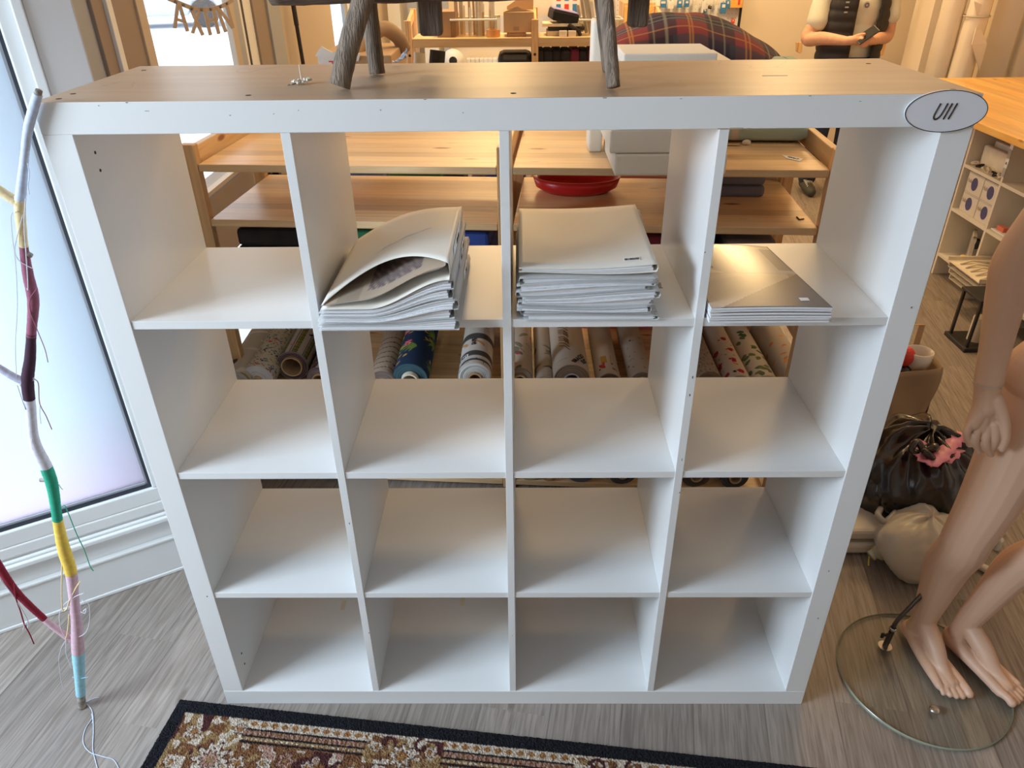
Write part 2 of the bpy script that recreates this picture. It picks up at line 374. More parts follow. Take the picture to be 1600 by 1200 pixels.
# ---- window 1, the frosted panel at the left (its own frame: u along the wall, w into the room)
Pn = Vector((-.33, .488, 0)); U = Vector((.861, .508, 0)).normalized(); Wd = Vector((U.y, -U.x, 0)); Zv = Vector((0,0,1))
WM = Matrix(((U.x, -Wd.x, 0, Pn.x), (U.y, -Wd.y, 0, Pn.y), (0, 0, 1, 0), (0, 0, 0, 1)))  # local x along the wall, local y outward
def wbox(mb, a, b): return mb.box(a, b, WM)
w1 = thing('window_1', 'tall frosted shop window with pale pink lower edge', 'window', (Pn.x, Pn.y, 0)); del w1['label']; del w1['category']; w1['kind'] = 'structure'
pane = MB(); wbox(pane, (-2.0, .02, .335), (0.0, .026, 2.6)); pane.build('pane', 'frosted_film', w1)
fr = MB()
wbox(fr, (-2.06, -.01, .275), (.075, .06, .325)); wbox(fr, (-2.06, -.012, .24), (.075, .08, .275))
wbox(fr, (.008, -.01, .325), (.062, .06, 2.6)); wbox(fr, (-2.06, -.01, 2.6), (.062, .06, 2.8))
fr.build('frame', 'frame_white', w1, bevel=.004)
gk = MB(); wbox(gk, (-2.0, .0, .325), (.008, .03, .337)); wbox(gk, (0, .0, .337), (.008, .03, 2.6)); gk.build('gasket', 'gasket', w1)
gl = MB(); wbox(gl, (-2.0, .004, .337), (0, .01, .343)); wbox(gl, (-.006, .004, .337), (0, .01, 2.6)); gl.build('glazing_bead', 'frame_grey', w1)
bs = MB(); wbox(bs, (-2.06, -.005, 0), (.075, .1, .24)); bs.build('wall_left', 'frame_white', bevel=.003, **STR)
bb = MB(); wbox(bb, (-2.06, -.028, .205), (.08, -.005, .222)); wbox(bb, (-2.06, -.018, .222), (.08, -.005, .232)); bb.build('trim_1', 'frame_white', bevel=.004, **STR)
bb = MB(); wbox(bb, (-2.06, -.022, 0), (.08, -.005, .012)); wbox(bb, (-2.06, -.018, .012), (.08, -.005, .13)); wbox(bb, (-2.06, -.024, .13), (.08, -.005, .14)); bb.build('baseboard_left', 'frame_white', bevel=.003, **STR)
# pillar casing right of it
pl = MB(); wbox(pl, (.062, -.02, 0), (.155, .2, 2.8)); pl.build('trim_2', mat('frame_taupe', (.60, .565, .545), .5), bevel=.003, **STR)
pl = MB(); wbox(pl, (.040, -.026, .28), (.062, -.01, 2.8)); pl.build('trim_3', 'frame_white', bevel=.003, **STR)
# ---- left wall, running away from the camera, x = -.40
XW = -.40
def wall2(y0, y1, z0, z1, name, m, dx=0, th=.12):
    MB().box((XW-th, y0, z0), (XW+dx, y1, z1)).build(name, m, bevel=.002, **STR)
wall2(.60, 1.02, 0, 2.8, 'wall_left_rear', 'frame_grey', 0)
wall2(1.02, 1.085, 0, 2.8, 'trim_4', 'frame_brown', .01)
wall2(1.085, 1.115, 0, 2.8, 'trim_5', 'frame_white', .02)
wall2(1.115, 1.28, 0, 2.8, 'trim_6', 'frame_brown', .005)
wall2(1.28, 1.335, 0, 2.8, 'trim_7', 'frame_beige', .012)
wall2(1.335, 2.38, .62, .875, 'wall_left_panel', 'frame_brown', 0)
wall2(1.335, 2.38, 0, .10, 'baseboard_left_rear', 'frame_white', 0)
def win(n, y0, y1, z0, z1, fz=.03):
    t = thing('window_%d' % n, 'x', 'window', (XW, (y0+y1)/2, z0)); del t['label']; del t['category']; t['kind'] = 'structure'
    MB().box((XW-.018, y0, z0), (XW-.012, y1, z1)).build('pane', 'glass_clear', t)
    return t
t = win(2, 1.335, 2.10, .90, 2.7)
MB().box((XW-.022, 1.335, .885), (XW+.005, 2.16, .90)).box((XW-.022, 2.10, .90), (XW+.0, 2.16, 2.7)).build('frame', 'frame_beige', t)
MB().box((XW-.022, 2.16, .62), (XW+.0, 2.225, 2.7)).build('frame', 'frame_grey', t)
MB().box((XW-.022, 2.225, .62), (XW+.0, 2.25, 2.7)).box((XW-.022, 2.275, .62), (XW, 2.38, 2.7)).build('frame', 'frame_white', t)
MB().box((XW-.022, 2.25, .62), (XW+.001, 2.275, 2.7)).build('gasket', 'gasket', t)
win(3, 1.335, 2.38, .10, .62)
wall2(2.38, 2.56, 0, 2.8, 'trim_8', 'frame_brown', .01)
wall2(2.56, 2.75, 0, 2.8, 'trim_9', 'frame_grey', .02)
wall2(2.75, 3.86, 0, 2.8, 'wall_left_middle', 'frame_beige', .01)
t = win(4, 3.86, 5.0, .4, 2.7)
MB().box((XW-.022, 4.30, .4), (XW, 4.36, 2.7)).box((XW-.022, 4.86, .4), (XW, 4.92, 2.7)).build('frame', 'frame_grey', t)
MB().box((XW-.022, 4.36, .4), (XW+.01, 4.42, 2.7)).box((XW-.022, 3.86, .38), (XW, 5, .42)).build('frame', 'frame_white', t)
wall2(3.86, 5.0, 0, .38, 'wall_left_far', 'frame_white', 0)
wall2(5.0, 5.6, 0, 2.8, 'wall_left_end', 'frame_beige', 0)
wall2(1.335, 5.0, 2.7, 2.8, 'wall_left_top', 'frame_beige', 0)
# ribs on the back wall near the left corner
for i, (x, m_, wd) in enumerate([(-.30, 'frame_white', .10), (-.14, 'frame_grey', .08), (-.02, 'frame_white', .12), (.14, 'frame_grey', .05)]):
    MB().box((x, 5.47, 0), (x+wd, 5.55, 2.8)).build('trim_%d' % (10+i), m_, bevel=.004, **STR)

# ================================================================== outside
MB().box((-60, -30, -.22), (-.56, 60, -.12)).build('ground', 'snow', **STR)
car = thing('car', 'pale blue parked car outside behind the hanging wooden letters', 'car', (-8.6, 19.5, -.12), math.radians(20))
def carp():
    body = [(-2.1,.35),(-2.15,.75),(-1.9,.95),(-1.1,1.02),(-.6,1.45),(.9,1.48),(1.6,1.02),(2.1,.92),(2.15,.4),(1.75,.3),(1.6,.55),(1.15,.55),(1.0,.28),(-1.0,.28),(-1.15,.55),(-1.6,.55),(-1.75,.3)]
    mb = MB(); mb.prism(body, (0,-.85,0), (1,0,0), (0,0,1), (0,1.7,0)); mb.build('body', 'car_paint', car, local=True, bevel=.05)
    mb = MB(); mb.prism([(-.95,1.03),(-.55,1.39),(.85,1.42),(1.35,1.03)], (0,-.87,0), (1,0,0), (0,0,1), (0,1.74,0)); mb.build('window', 'car_glass', car, local=True)
    for x in (-1.38, 1.38):
        for y in (-.8, .8):
            MB().cyl((x, y-.1, .32), (x, y+.1, .32), .32).build('wheel', 'tyre', car, local=True, smooth=False)
carp()
for i in range(3):
    MB().box((-14, 17.2+i*1.1, -.12), (-12.6, 17.32+i*1.1, -.115)).build('road_marking', 'asphalt_line', label=['nearest faint road line on the bright ground outside the window', 'middle faint road line on the bright ground outside the window', 'farthest faint road line on the bright ground outside the window'][i], category='road line', group='road lines')
hs = thing('building', 'pale building across the street at the top of the window', 'building', (-20, 33, -.12), math.radians(25))
MB().box((-12, 0, 0), (12, 6, 6)).build('facade', 'wall_grey', hs, local=True)
for i in range(5): MB().box((-10+i*4.3, -.08, .9), (-8+i*4.3, .02, 2.6)).build('window', 'car_glass', hs, local=True)

# ================================================================== the white bookcase
W, D, H, T = 1.49, .39, 1.49, .05
c_, t_ = .3355, .016
bc = thing('bookcase', 'large white square bookcase of sixteen open compartments with a worn tan top', 'bookcase', (W/2, D/2, 0))
o = box((0, 0, H-T), (W, D, H)).build('top_board', ['laminate', 'tan_top'], bc, bevel=.0012)
for p in o.data.polygons:
    if p.normal.z > .9: p.material_index = 1
box((0, 0, 0), (W, D, T)).build('bottom_board', 'laminate', bc, bevel=.001)
for x in (0, W-T): box((x, .0005, T), (x+T, D-.0005, H-T)).build('side_panel', 'laminate', bc, bevel=.001)
DX = [T+c_+(c_+t_)*i for i in range(3)]
for x in DX: box((x, .001, T), (x+t_, D-.001, H-T)).build('divider', 'laminate', bc, bevel=.0006)
XL = [T]+[x+t_ for x in DX]
SZ = [T+c_+(c_+t_)*i for i in range(3)]      # undersides
for z in SZ:
    for x in XL: box((x, .003, z), (x+c_, D-.003, z+t_)).build('shelf', 'laminate', bc, bevel=.0006)
S1 = SZ[2]+t_
for x, y in ((.028, .03), (.028, .075), (.035, .33), (W-.03, .035), (W-.05, .32), (.33, .045), (.76, .04)):
    MB().lathe([(0, .0004), (.0045, .0004), (.005, 0)], (x, y, H), 14).build('screw_hole', 'dark_hole', bc)
for x, y, z in ((T, .05, 1.40), (T, .05, 1.37), (T, .045, .14), (T, .045, .10), (DX[0]+t_, .05, .36), (DX[2]+t_, .05, .30)):
    MB().cyl((x, y, z), (x+.0006, y, z), .0028, 12).build('peg_hole', 'dark_hole', bc)
# chips of lost laminate along the edges
for x0, x1, z0, z1 in ((1.085, 1.10, 1.4395, 1.4412), (1.104, 1.125, 1.4395, 1.4418), (1.13, 1.138, 1.4395, 1.441)):
    MB().box((x0, -.0006, z0), (x1, .001, z1)).build('chip', 'raw_chip', bc)
for x, l, z, h in ((.177, .007, 1.4755, .0006), (.105, .002, 1.484, .001), (.15, .0035, 1.488, .0012), (.31, .002, 1.4675, .001), (.62, .004, 1.4885, .0008), (.90, .006, 1.4882, .001), (1.02, .004, 1.486, .0006), (1.22, .004, 1.4882, .0008), (1.30, .003, 1.4795, .0007), (.38, .0014, 1.469, .001), (.42, .0014, 1.474, .001), (.55, .001, 1.473, .0015), (.68, .0014, 1.468, .0012)):
    MB().box((x, -.0005, z), (x+l, .001, z+h)).build('scratch', 'mark', bc)
rnd = random.Random(8)
for k in range(12):
    x = rnd.choice([.008+rnd.random()*.03, W-.045+rnd.random()*.03, DX[0]+rnd.random()*.014, DX[1]+rnd.random()*.014, DX[2]+rnd.random()*.014]); z = .15+rnd.random()*1.2
    MB().box((x, -.0004 if x < .05 or x > W-.05 else .0006, z), (x+.001+rnd.random()*.0015, .002, z+.0015+rnd.random()*.004)).build('scratch', 'mark', bc)
for x, y in ((.245, .27), (.59, .285)): box((x, y, T-.0001), (x+.012, y+.035, T+.0004)).build('tape_mark', 'cream_things', bc)
for k in range(14):
    y = .14+k*.006; box((1.042+rnd.random()*.008, y, S1-.0001), (1.043+rnd.random()*.01, y+.003, S1+.0003)).build('scratch', 'mark', bc)
# ---- oval sign with its writing
sg = thing('oval_sign', 'oval white card sign reading Ull at the bookcase corner', 'sign', (1.437, -.002, 1.464))
cx, cz, ra, rb = 1.437, 1.4645, .0640, .0318
def ring(r1, r2, y0, y1):
    mb = MB(); n = 72; vs = []
    for (a, b_) in (r1, r2):
        for y in (y0, y1): vs += [(cx+a*math.cos(2*PI*k/n), y, cz+b_*math.sin(2*PI*k/n)) for k in range(n)]
    fs = []
    for k in range(n):
        q = (k+1) % n; fs += [(k, q, 2*n+q, 2*n+k), (n+k, 3*n+k, 3*n+q, n+q), (k, n+k, n+q, q), (2*n+k, 2*n+q, 3*n+q, 3*n+k)]
    return mb.add(vs, fs)
n_ = 72
MB().prism([(ra*math.cos(2*PI*k/n_), rb*math.sin(2*PI*k/n_)) for k in range(n_)], (cx, -.0045, cz), (1,0,0), (0,0,1), (0, .0038, 0)).build('card', mat('sign_card', (.74, .75, .80), .45), sg)
ring((ra, rb), (ra-.0011, rb-.0011), -.0052, -.0044).build('outline', 'black_ink', sg)
lt = MB()
def stroke(P, r=.00125):
    lt.tube([(x, -.0046, z) for x, z in P], r, 8)
ox, oz = cx+.0005, cz-.0005
def sl(x, z): return (ox+x+z*.32, oz+z)
stroke([sl(*p) for p in spline([(-.0165, .0125), (-.0165, 0), (-.0155, -.0075), (-.0110, -.0115), (-.0065, -.0075), (-.0055, 0), (-.0055, .0125)], 6)])
stroke([sl(.0015, .0125), sl(.0015, -.0115)]); stroke([sl(.0092, .0125), sl(.0092, -.0115)])
o = lt.build('lettering', 'black_ink', sg, smooth=True)

# ---- things on top of the bookcase
bn = thing('rustic_bench', 'rough weathered wooden bench on round log legs standing on the bookcase', 'bench', (.72, .2, H))
def logm(P, R, seed, n=18, sub=14, rough=.10):
    rr = random.Random(seed); P2 = spline(P, sub); R2 = spline([(r,) for r in R], sub); mb = MB(); mb.tube(P2, [float(r[0])*(1+.02*math.sin(i*.7+seed)) for i, r in enumerate(R2)], n)
    ph = [rr.random()*6 for _ in range(4)]
    m_ = len(P2)
    for i in range(m_):
        c0 = Vector(P2[i])
        for k in range(n):
            v = Vector(mb.v[i*n+k]); a = 2*PI*k/n
            f = 1+rough*.5*math.sin(3*a+ph[0]+i*.05)+rough*.35*math.sin(7*a+ph[1]-i*.08)+(rr.random()-.5)*rough*.35
            mb.v[i*n+k] = tuple(c0+(v-c0)*f)
    return mb
logm([(.470, .088, H+.006), (.487, .098, 1.545), (.523, .12, 1.63)], [.0165, .0172, .017], 1).build('leg', 'weathered_pole', bn, smooth=True)
logm([(.508, .236, H+.003), (.505, .24, 1.55), (.502, .245, 1.63)], [.0140, .0148, .016], 2).build('leg', 'weathered_pole', bn, smooth=True)
logm([(.922, .055, H+.005), (.916, .075, 1.55), (.905, .10, 1.63)], [.0108, .0112, .012], 3).build('leg', 'weathered_pole', bn, smooth=True)
logm([(.935, .26, H+.003), (.925, .25, 1.55), (.912, .24, 1.63)], [.0115, .012, .013], 4).build('leg', 'weathered_pole', bn, smooth=True)
for x, y, z, ww in ((.606, .30, 1.549, .021), (.985, .27, 1.563, .018), (.490, .31, 1.56, .014)):
    mb = MB(); mb.box((x-ww, y-.012, z), (x+ww, y+.02, 1.63)); mb.build('peg', 'weathered_log', bn, bevel=.006)
logm([(.36, .15, 1.648), (.6, .16, 1.650), (.85, .15, 1.65), (1.10, .17, 1.655)], [.033, .034, .033, .028], 6, 20).build('rail', 'weathered_plank', bn, smooth=True)
logm([(.385, .285, 1.642), (.6, .29, 1.645), (.85, .28, 1.645), (1.09, .28, 1.648)], [.026, .028, .027, .024], 9, 20).build('rail', 'weathered_plank', bn, smooth=True)
mb = MB()
for i in range(9):
    x = .38+i*.083; mb.tube([(x, .02, 1.69), (x+.004, .36, 1.69)], .036, 12)
mb.build('seat', 'weathered_plank', bn, smooth=True)
# dried flower
fw_ = thing('dried_flower', 'small dried white flower lying on the tan bookcase top', 'flower', (.39, .155, H))
mb = MB(); rr = random.Random(3)
for c0 in ((.384, .145), (.399, .155), (.392, .150)):
    for k in range(7):
        a = k*.9+rr.random(); mb.ell((c0[0]+.006*math.cos(a), c0[1]+.006*math.sin(a), H+.004+rr.random()*.003), (.0038, .0028, .002), Euler((rr.random(), rr.random(), a)).to_matrix(), 5)
mb.build('petals', 'flower', fw_, smooth=True)
MB().tube([(.391, .15, H+.004), (.389, .156, H+.016), (.388, .16, H+.030)], .0009, 6).build('stem', 'flower', fw_)
MB().tube([(.386, .142, H+.003), (.378, .134, H+.002), (.372, .136, H+.0015), (.372, .130, H+.0012)], .0011, 6).build('root', 'bark', fw_)
# crumpled foil
mb = MB(); rr = random.Random(5)
def crump(u, v):
    x = .520+u*.026; y = .345+v*.018+u*.012; z = H+.003+.020*max(0, u-.25)*v+.004*abs(math.sin(u*9+v*5))+.006*u
    return (x+rr.random()*.003, y+rr.random()*.002, z+rr.random()*.003)
mb.grid(crump, 9, 7); mb.build('crumpled_foil', 'silver', solid=.0012, **tg('crumpled grey scrap of foil behind the bench leg on the bookcase top', 'foil'))
# chalk streak on the top, as a thin paper sliver
box((1.20, .187, H+.0001), (1.245, .189, H+.0006)).build('paper_sliver', 'flower', **tg('thin pale paper sliver on the right half of the bookcase top', 'scrap'))

# ================================================================== folders in the second compartment (spines to the right)
def sheet(fn_path, nl, ny, y0, y1):
    return None
def folder(name, label, cat, group, x0, x1, y0, y1, zb, zt, spine, cover, pages, seed, nx=26, ny=10, yskew=0, inset=.004, part_label=None, pull=0):
    """closed folder: a C shaped cover (bottom sheet, spine, top sheet) around paper; zb / zt(t, s) give heights, t across 0..1, s in depth 0..1"""
    rr = random.Random(seed)
    t = thing(name, label, cat, ((x0+x1)/2, (y0+y1)/2, zb(.5, .5)), 0, group)
    def P(tt, s, z): return (lerp(x0, x1, tt)+yskew*(s-.5), lerp(y0, y1, s), z)
    path = [(k/nx, 0) for k in range(nx+1)]+[(1, .5)]+[(1-k/nx, 1) for k in range(nx+1)]
    if spine == 'L': path = [(1-a, b_) for a, b_ in path]
    def f(u, v):
        a, b_ = path[int(round(u*(len(path)-1)))]
        z = lerp(zb(a, v), zt(a, v), b_)
        x = a
        if b_ == .5: x = a+(.008 if spine == 'R' else -.008)
        p = P(x, v, z)
        if pull and b_ == 1: p = (p[0], p[1]+pull*math.sin(PI*min(1, max(0, a)))**.8*(1-v)**2, p[2])
        return p
    mb = MB(); mb.grid(f, len(path)-1, ny); mb.build('cover', cover, t, smooth=True, solid=.0007)
    # papers: thin closed blocks with ragged edges
    k_ = 3; mb = MB()
    for q in range(k_):
        e0 = inset+rr.random()*.006; e1 = inset+rr.random()*.006; ey = rr.random()*.006-.001
        def g(u, v, top):
            a = lerp(e0/(x1-x0), 1-e1/(x1-x0), u); lo, hi = zb(a, v)+.0007, zt(a, v)-.0007
            if hi < lo+.0004: hi = lo+.0004
            return P(a, v, lerp(lo, hi, (q+(.86 if top else .06))/k_))
        def both(u, v, top):
            p = g(u, v, top); return (p[0], lerp(y0+ey, y1-.004, v), p[2])
        n0 = len(mb.v); mb.grid(lambda u, v: both(u, v, False), nx, 6); n1 = len(mb.v); mb.grid(lambda u, v: both(u, v, True), nx, 6)
        for i in range(nx):
            a, b_ = n0+i*7, n0+(i+1)*7; c, d_ = n1+i*7, n1+(i+1)*7
            mb.f += [(a, b_, d_, c), (a+6, c+6, d_+6, b_+6)]; mb.mi += [0, 0]
        for j in range(6):
            mb.f += [(n0+j, n1+j, n1+j+1, n0+j+1), (n0+nx*7+j, n0+nx*7+j+1, n1+nx*7+j+1, n1+nx*7+j)]; mb.mi += [0, 0]
    mb.build('pages', pages, t, smooth=False)
    return t
sm = lambda x: x*x*(3-2*x)
fx0, fx1, fy0, fy1 = .408, .660, -.035, .285
lv = [0, .0085, .017, .026, .034, .0425]          # heights at the left edge
rv = [0, .020, .041, .060, .079, .097]            # heights at the spines
names2 = ['bottommost milky plastic folder of the right-spined pile', 'second milky folder from the bottom of the right-spined pile', 'third milky folder from the bottom of the right-spined pile',
          'milky folder two below the big curling cream one, right-spined pile', 'milky folder directly under the big curling cream one']
for i in range(5):
    def zb(t, s, i=i): 
        k = sm(max(0, (t-.35)/.65)); return S1+.0006+lerp(lv[i], rv[i]*(1-.04*s), k)+.0015*math.sin(5*t+i)*(i > 0)*t*(1-t)*4
    def zt(t, s, i=i):
        k = sm(max(0, (t-.35)/.65)); return S1-.0004+lerp(lv[i+1], rv[i+1]*(1-.04*s)-.001, k)+.0015*math.sin(5*t+i+1)*t*(1-t)*4
    dx = (0, -.006, .004, -.003, .002)[i]
    t = folder('plastic_folder', names2[i], 'folder', 'folders piled in the second top compartment', fx0+.004*i*.5+dx*.5, fx1+dx-.002*i, fy0-(.004, 0, .006, .002, .004)[i], fy1+dx, zb, zt, 'R', 'clear_cover', 'paper_stack', i)
    # spine label
    zc = (zb(1, .6)+zt(1, .6))/2; xs = fx1+dx-.002*i+.0033
    if i in (2, 3, 4):
        MB().box((xs-.0006, .05+.02*i, zc-.0065), (xs+.0006, .12+.02*i, zc+.0065)).build('spine_label', 'label_white', t)
        mb = MB(); text(mb, ['Soft', 'Mix', 'Garn 3'][i-2], .011, (xs+.0007, .085+.02*i, zc), (0, 1, 0), (0, 0, 1)); mb.build('spine_lettering', 'black_ink', t)
# big top folder: bulging cover
def zb(t, s): k = sm(max(0, (t-.35)/.65)); return S1+.0006+lerp(lv[5], rv[5]*(1-.04*s), k)
def ztop(t, s):
    a = lerp(.050, .128, t); bulge = .021*math.sin(PI*min(1, t*1.02))*(.75+.25*s); return S1+a*(1-.05*s*t)+bulge
t = folder('plastic_folder', 'big curling folder with a cream cover on top of the right-spined pile', 'folder', 'folders piled in the second top compartment', fx0+.012, fx1-.012, fy0-.006, fy1+.005, zb, ztop, 'R', 'cream_cover', 'paper_stack', 77, inset=.012, pull=.075)
for o in list(t.children):
    if o.name.startswith('pages'): bpy.data.objects.remove(o, do_unlink=True)
# photo leaflet inside, sagging below the raised cover
def zleaf(u, v): return S1+.0495+.052*u**2.1+.0
NX, NY = 60, 40
mb = MB(); mb.grid(lambda u, v: (lerp(fx0+.014, fx1-.018, u), lerp(fy0-.004, fy1-.02, v), lerp(zb(u, v)+.004, ztop(u, v), .42+.36*u-.25*math.sin(PI*u)*(1-v))+.0005), NX, NY)
cols = []
for i in range(NX+1):
    for j in range(NY+1):
        u, v = i/NX, j/NY; c = (.50, .39, .29)
        if .34 < u < .80 and .11 < v < .55:
            q = (math.sin(u*160)*math.sin(v*140)+math.sin(u*77+v*60)); c = (.16+.12*q*q, .13+.08*q*q, .13+.06*q*q)
        elif .1 < u < .30 and v < .22: c = (.36, .29, .22)
        elif .14 < u < .28 and v < .3: c = (.42, .34, .26)
        cols.append(c)
mb.build('leaflet', 'printed_paper', t, smooth=True, colors=np.array(cols), label='leaflet with a photo under the cover')
mb = MB()
for q in range(4):
    mb.grid(lambda u, v: (lerp(fx0+.014, fx1-.020-.003*q, u), lerp(fy0-.003+.002*q, fy1-.02, v), lerp(zb(u, v)+.0036, ztop(u, v), .42+.36*u-.25*math.sin(PI*u)*(1-v))-.001-.0016*q*(.4+u)), 24, 4)
mb.build('pages', 'paper', t, smooth=True, solid=.0004)
mb = MB(); mb.box((fx1-.0095, .04, S1+.108), (fx1-.0085, .20, S1+.124)); mb.build('spine_label', 'label_white', t)
mb = MB(); text(mb, 'Monster', .014, (fx1-.0082, .12, S1+.116), (0, 1, 0), (0, 0, 1)); mb.build('spine_lettering', 'black_ink', t)
# crease on the cover
pts = [(lerp(.33, .78, k/12), lerp(.42, .62, k/12)) for k in range(13)]
mb = MB(); mb.tube([(lerp(fx0+.012, fx1-.012, a)+.002*math.sin(a*40), lerp(fy0, fy1, b_), ztop(a, b_)+.0006) for a, b_ in pts], .0006, 5); mb.build('crease', 'paper', t)

# ================================================================== folders in the third compartment
gx0, gx1, gy0, gy1 = .763, 1.008, -.004, .300
ng = 10
hz = [0, .010, .019, .028, .039, .050, .060, .069, .078, .086, .097]
lab3 = ['bottommost folder, flat and nearly hidden', 'second folder from the bottom, its edge pushed right', 'third folder from the bottom with sagging sheets', 'fourth folder from the bottom with folded white sheets', 'fifth folder from the bottom, curling up at the right',
        'middle folder with its left corner curling', 'folder fourth from the top, bulging at the right', 'folder third from the top with a dark sheet inside', 'folder just under the cream one, jutting back right', 'topmost cream folder with a barcode sticker']
for i in range(ng):
    ph = i*1.3
    def wav(t, s, k): return .0046*math.sin(3.4*t+k*.9)*(1-.3*s)*min(1, k/3)*(1 if k < ng else .6)
    def zb(t, s, i=i): return S1+.0006+hz[i]*(1+.12*s*(i/ng))+wav(t, s, i)+.008*(i/ng)*t*t
    def zt(t, s, i=i): return S1-.0004+hz[i+1]*(1+.12*s*((i+1)/ng))+wav(t, s, i+1)+.008*((i+1)/ng)*t*t
    dx = [0.012, .008, -.004, .004, .010, -.006, .0, .006, .010, 0.004][i]; dy = [.0, .004, -.003, .003, -.002, .004, 0, .004, .03, .012][i]
    L_ = i in (1, 3, 5, 7)
    cov = 'cream_cover' if i == 9 else 'clear_cover'
    t = folder('plastic_folder', lab3[i]+' in the third compartment stack', 'folder', 'folders stacked in the third top compartment', gx0+(max(dx, 0) if i < 9 else .004), gx1+dx, gy0+dy, gy1+dy, zb, zt, 'L' if L_ else 'R', cov, 'paper_stack', 20+i, yskew=.0 if i != 8 else .012)
    if i == 8:
        def zc(t, s): return zt(t, s)
    if i == 9:
        zz = lambda a, s: zt(a, s)+.0007
        mb = MB(); mb.grid(lambda u, v: (lerp(.955, .985, u), lerp(.030, .046, v), zz((lerp(.955, .985, u)-gx0-.004)/(gx1-gx0), (lerp(.03, .046, v)-gy0-dy)/(gy1-gy0))+.0004), 4, 3); mb.build('price_sticker', 'label_white', t, solid=.0003)
        mb = MB(); rr = random.Random(2)
        for k in range(11):
            x = .9575+k*.0024; mb.box((x, .033, zz((x-gx0)/(gx1-gx0), .1)+.0002), (x+.0006+rr.random()*.0009, .041, zz((x-gx0)/(gx1-gx0), .1)+.0010))
        mb.build('barcode', 'black_ink', t)

# ================================================================== magazines in the fourth compartment
mx0, mx1, my0, my1 = 1.109, 1.324, -.018, .285
labm = ['bottommost white-edged magazine', 'second magazine from the bottom', 'middle magazine', 'magazine second below the grey cover', 'magazine just beneath the grey cover', 'topmost magazine with a glossy grey cover and small price tag']
for i in range(6):
    z0 = S1+.0005+.0052*i
    t = thing('magazine', labm[i]+' in the fourth compartment pile', 'magazine', ((mx0+mx1)/2, (my0+my1)/2, z0), 0, 'magazines in the fourth top compartment')
    rr = random.Random(60+i); dx = (rr.random()-.5)*.006; dy = (rr.random()-.5)*.006
    def zf(u, v, k): return z0+.0048*k+.004*(i/5)*math.sin(PI*u)*(.5+v*.5)+.010*(i/5)*(1-u)**2*(v**2)
    sk = -.012*0
    def P(u, v, k): return (lerp(mx0, mx1, u)+abs(dx)*.5-.03*v*u, lerp(my0, my1, v)+dy, zf(u, v, k))
    mb = MB(); mb.grid(lambda u, v: P(u, v, 0), 14, 8); n1 = len(mb.v); mb.grid(lambda u, v: P(u, v, .82), 14, 8)
    for a in range(14): mb.f += [(a*9, (a+1)*9, n1+(a+1)*9, n1+a*9), (a*9+8, n1+a*9+8, n1+(a+1)*9+8, (a+1)*9+8)]; mb.mi += [0, 0]
    for a in range(8): mb.f += [(a, n1+a, n1+a+1, a+1), (14*9+a, 14*9+a+1, n1+14*9+a+1, n1+14*9+a)]; mb.mi += [0, 0]
    mb.build('pages', 'paper_stack', t)
    NX, NY = 80, 100
    mb = MB(); mb.grid(lambda u, v: P(u, v, .92), NX, NY)
    cols = np.zeros(((NX+1)*(NY+1), 3)); q = 0
    for a in range(NX+1):
        for b_ in range(NY+1):
            u, v = a/NX, b_/NY
            c = (.40, .34, .29)                                   # lower sleeve area
            if v < .50: c = (.34, .29, .245)
            if v < .5 and u < .9: c = (.50, .43, .36)
            if v < .36+.10*math.sin(2.6*u) and v > .16+.28*u-.3*(1-u): c = (.47, .40, .34)
            if v < .12+.55*(u-.30): c = (.20, .17, .155)
            if v > .5: c = (.37, .345, .32)
            if v > .5 and u > .42: c = (.46, .43, .40)
            if .55 < v < .95 and .86 < u: c = (.26, .24, .23)
            if v > .93: c = (.66, .58, .46)
            if .5 < v < .60 and u < .12+(.6-v)*2: c = (.58, .50, .40)
            if (u-.20)**2*1.0+(v-.60)**2*1.9 < .0006: c = (.16, .10, .09)
            if .83 < v < .84 and u < .3: c = (.25, .22, .2)
            cols[q] = c; q += 1
    mb.build('cover', 'printed_paper', t, smooth=True, solid=.0005, colors=cols)
    if i == 5:
        mb = MB(); mb.grid(lambda u, v: (lerp(1.276, 1.292, u), lerp(.006, .018, v), zf(.8, .1, .92)+.0009), 3, 3); mb.build('price_tag', 'label_white', t, solid=.0006)

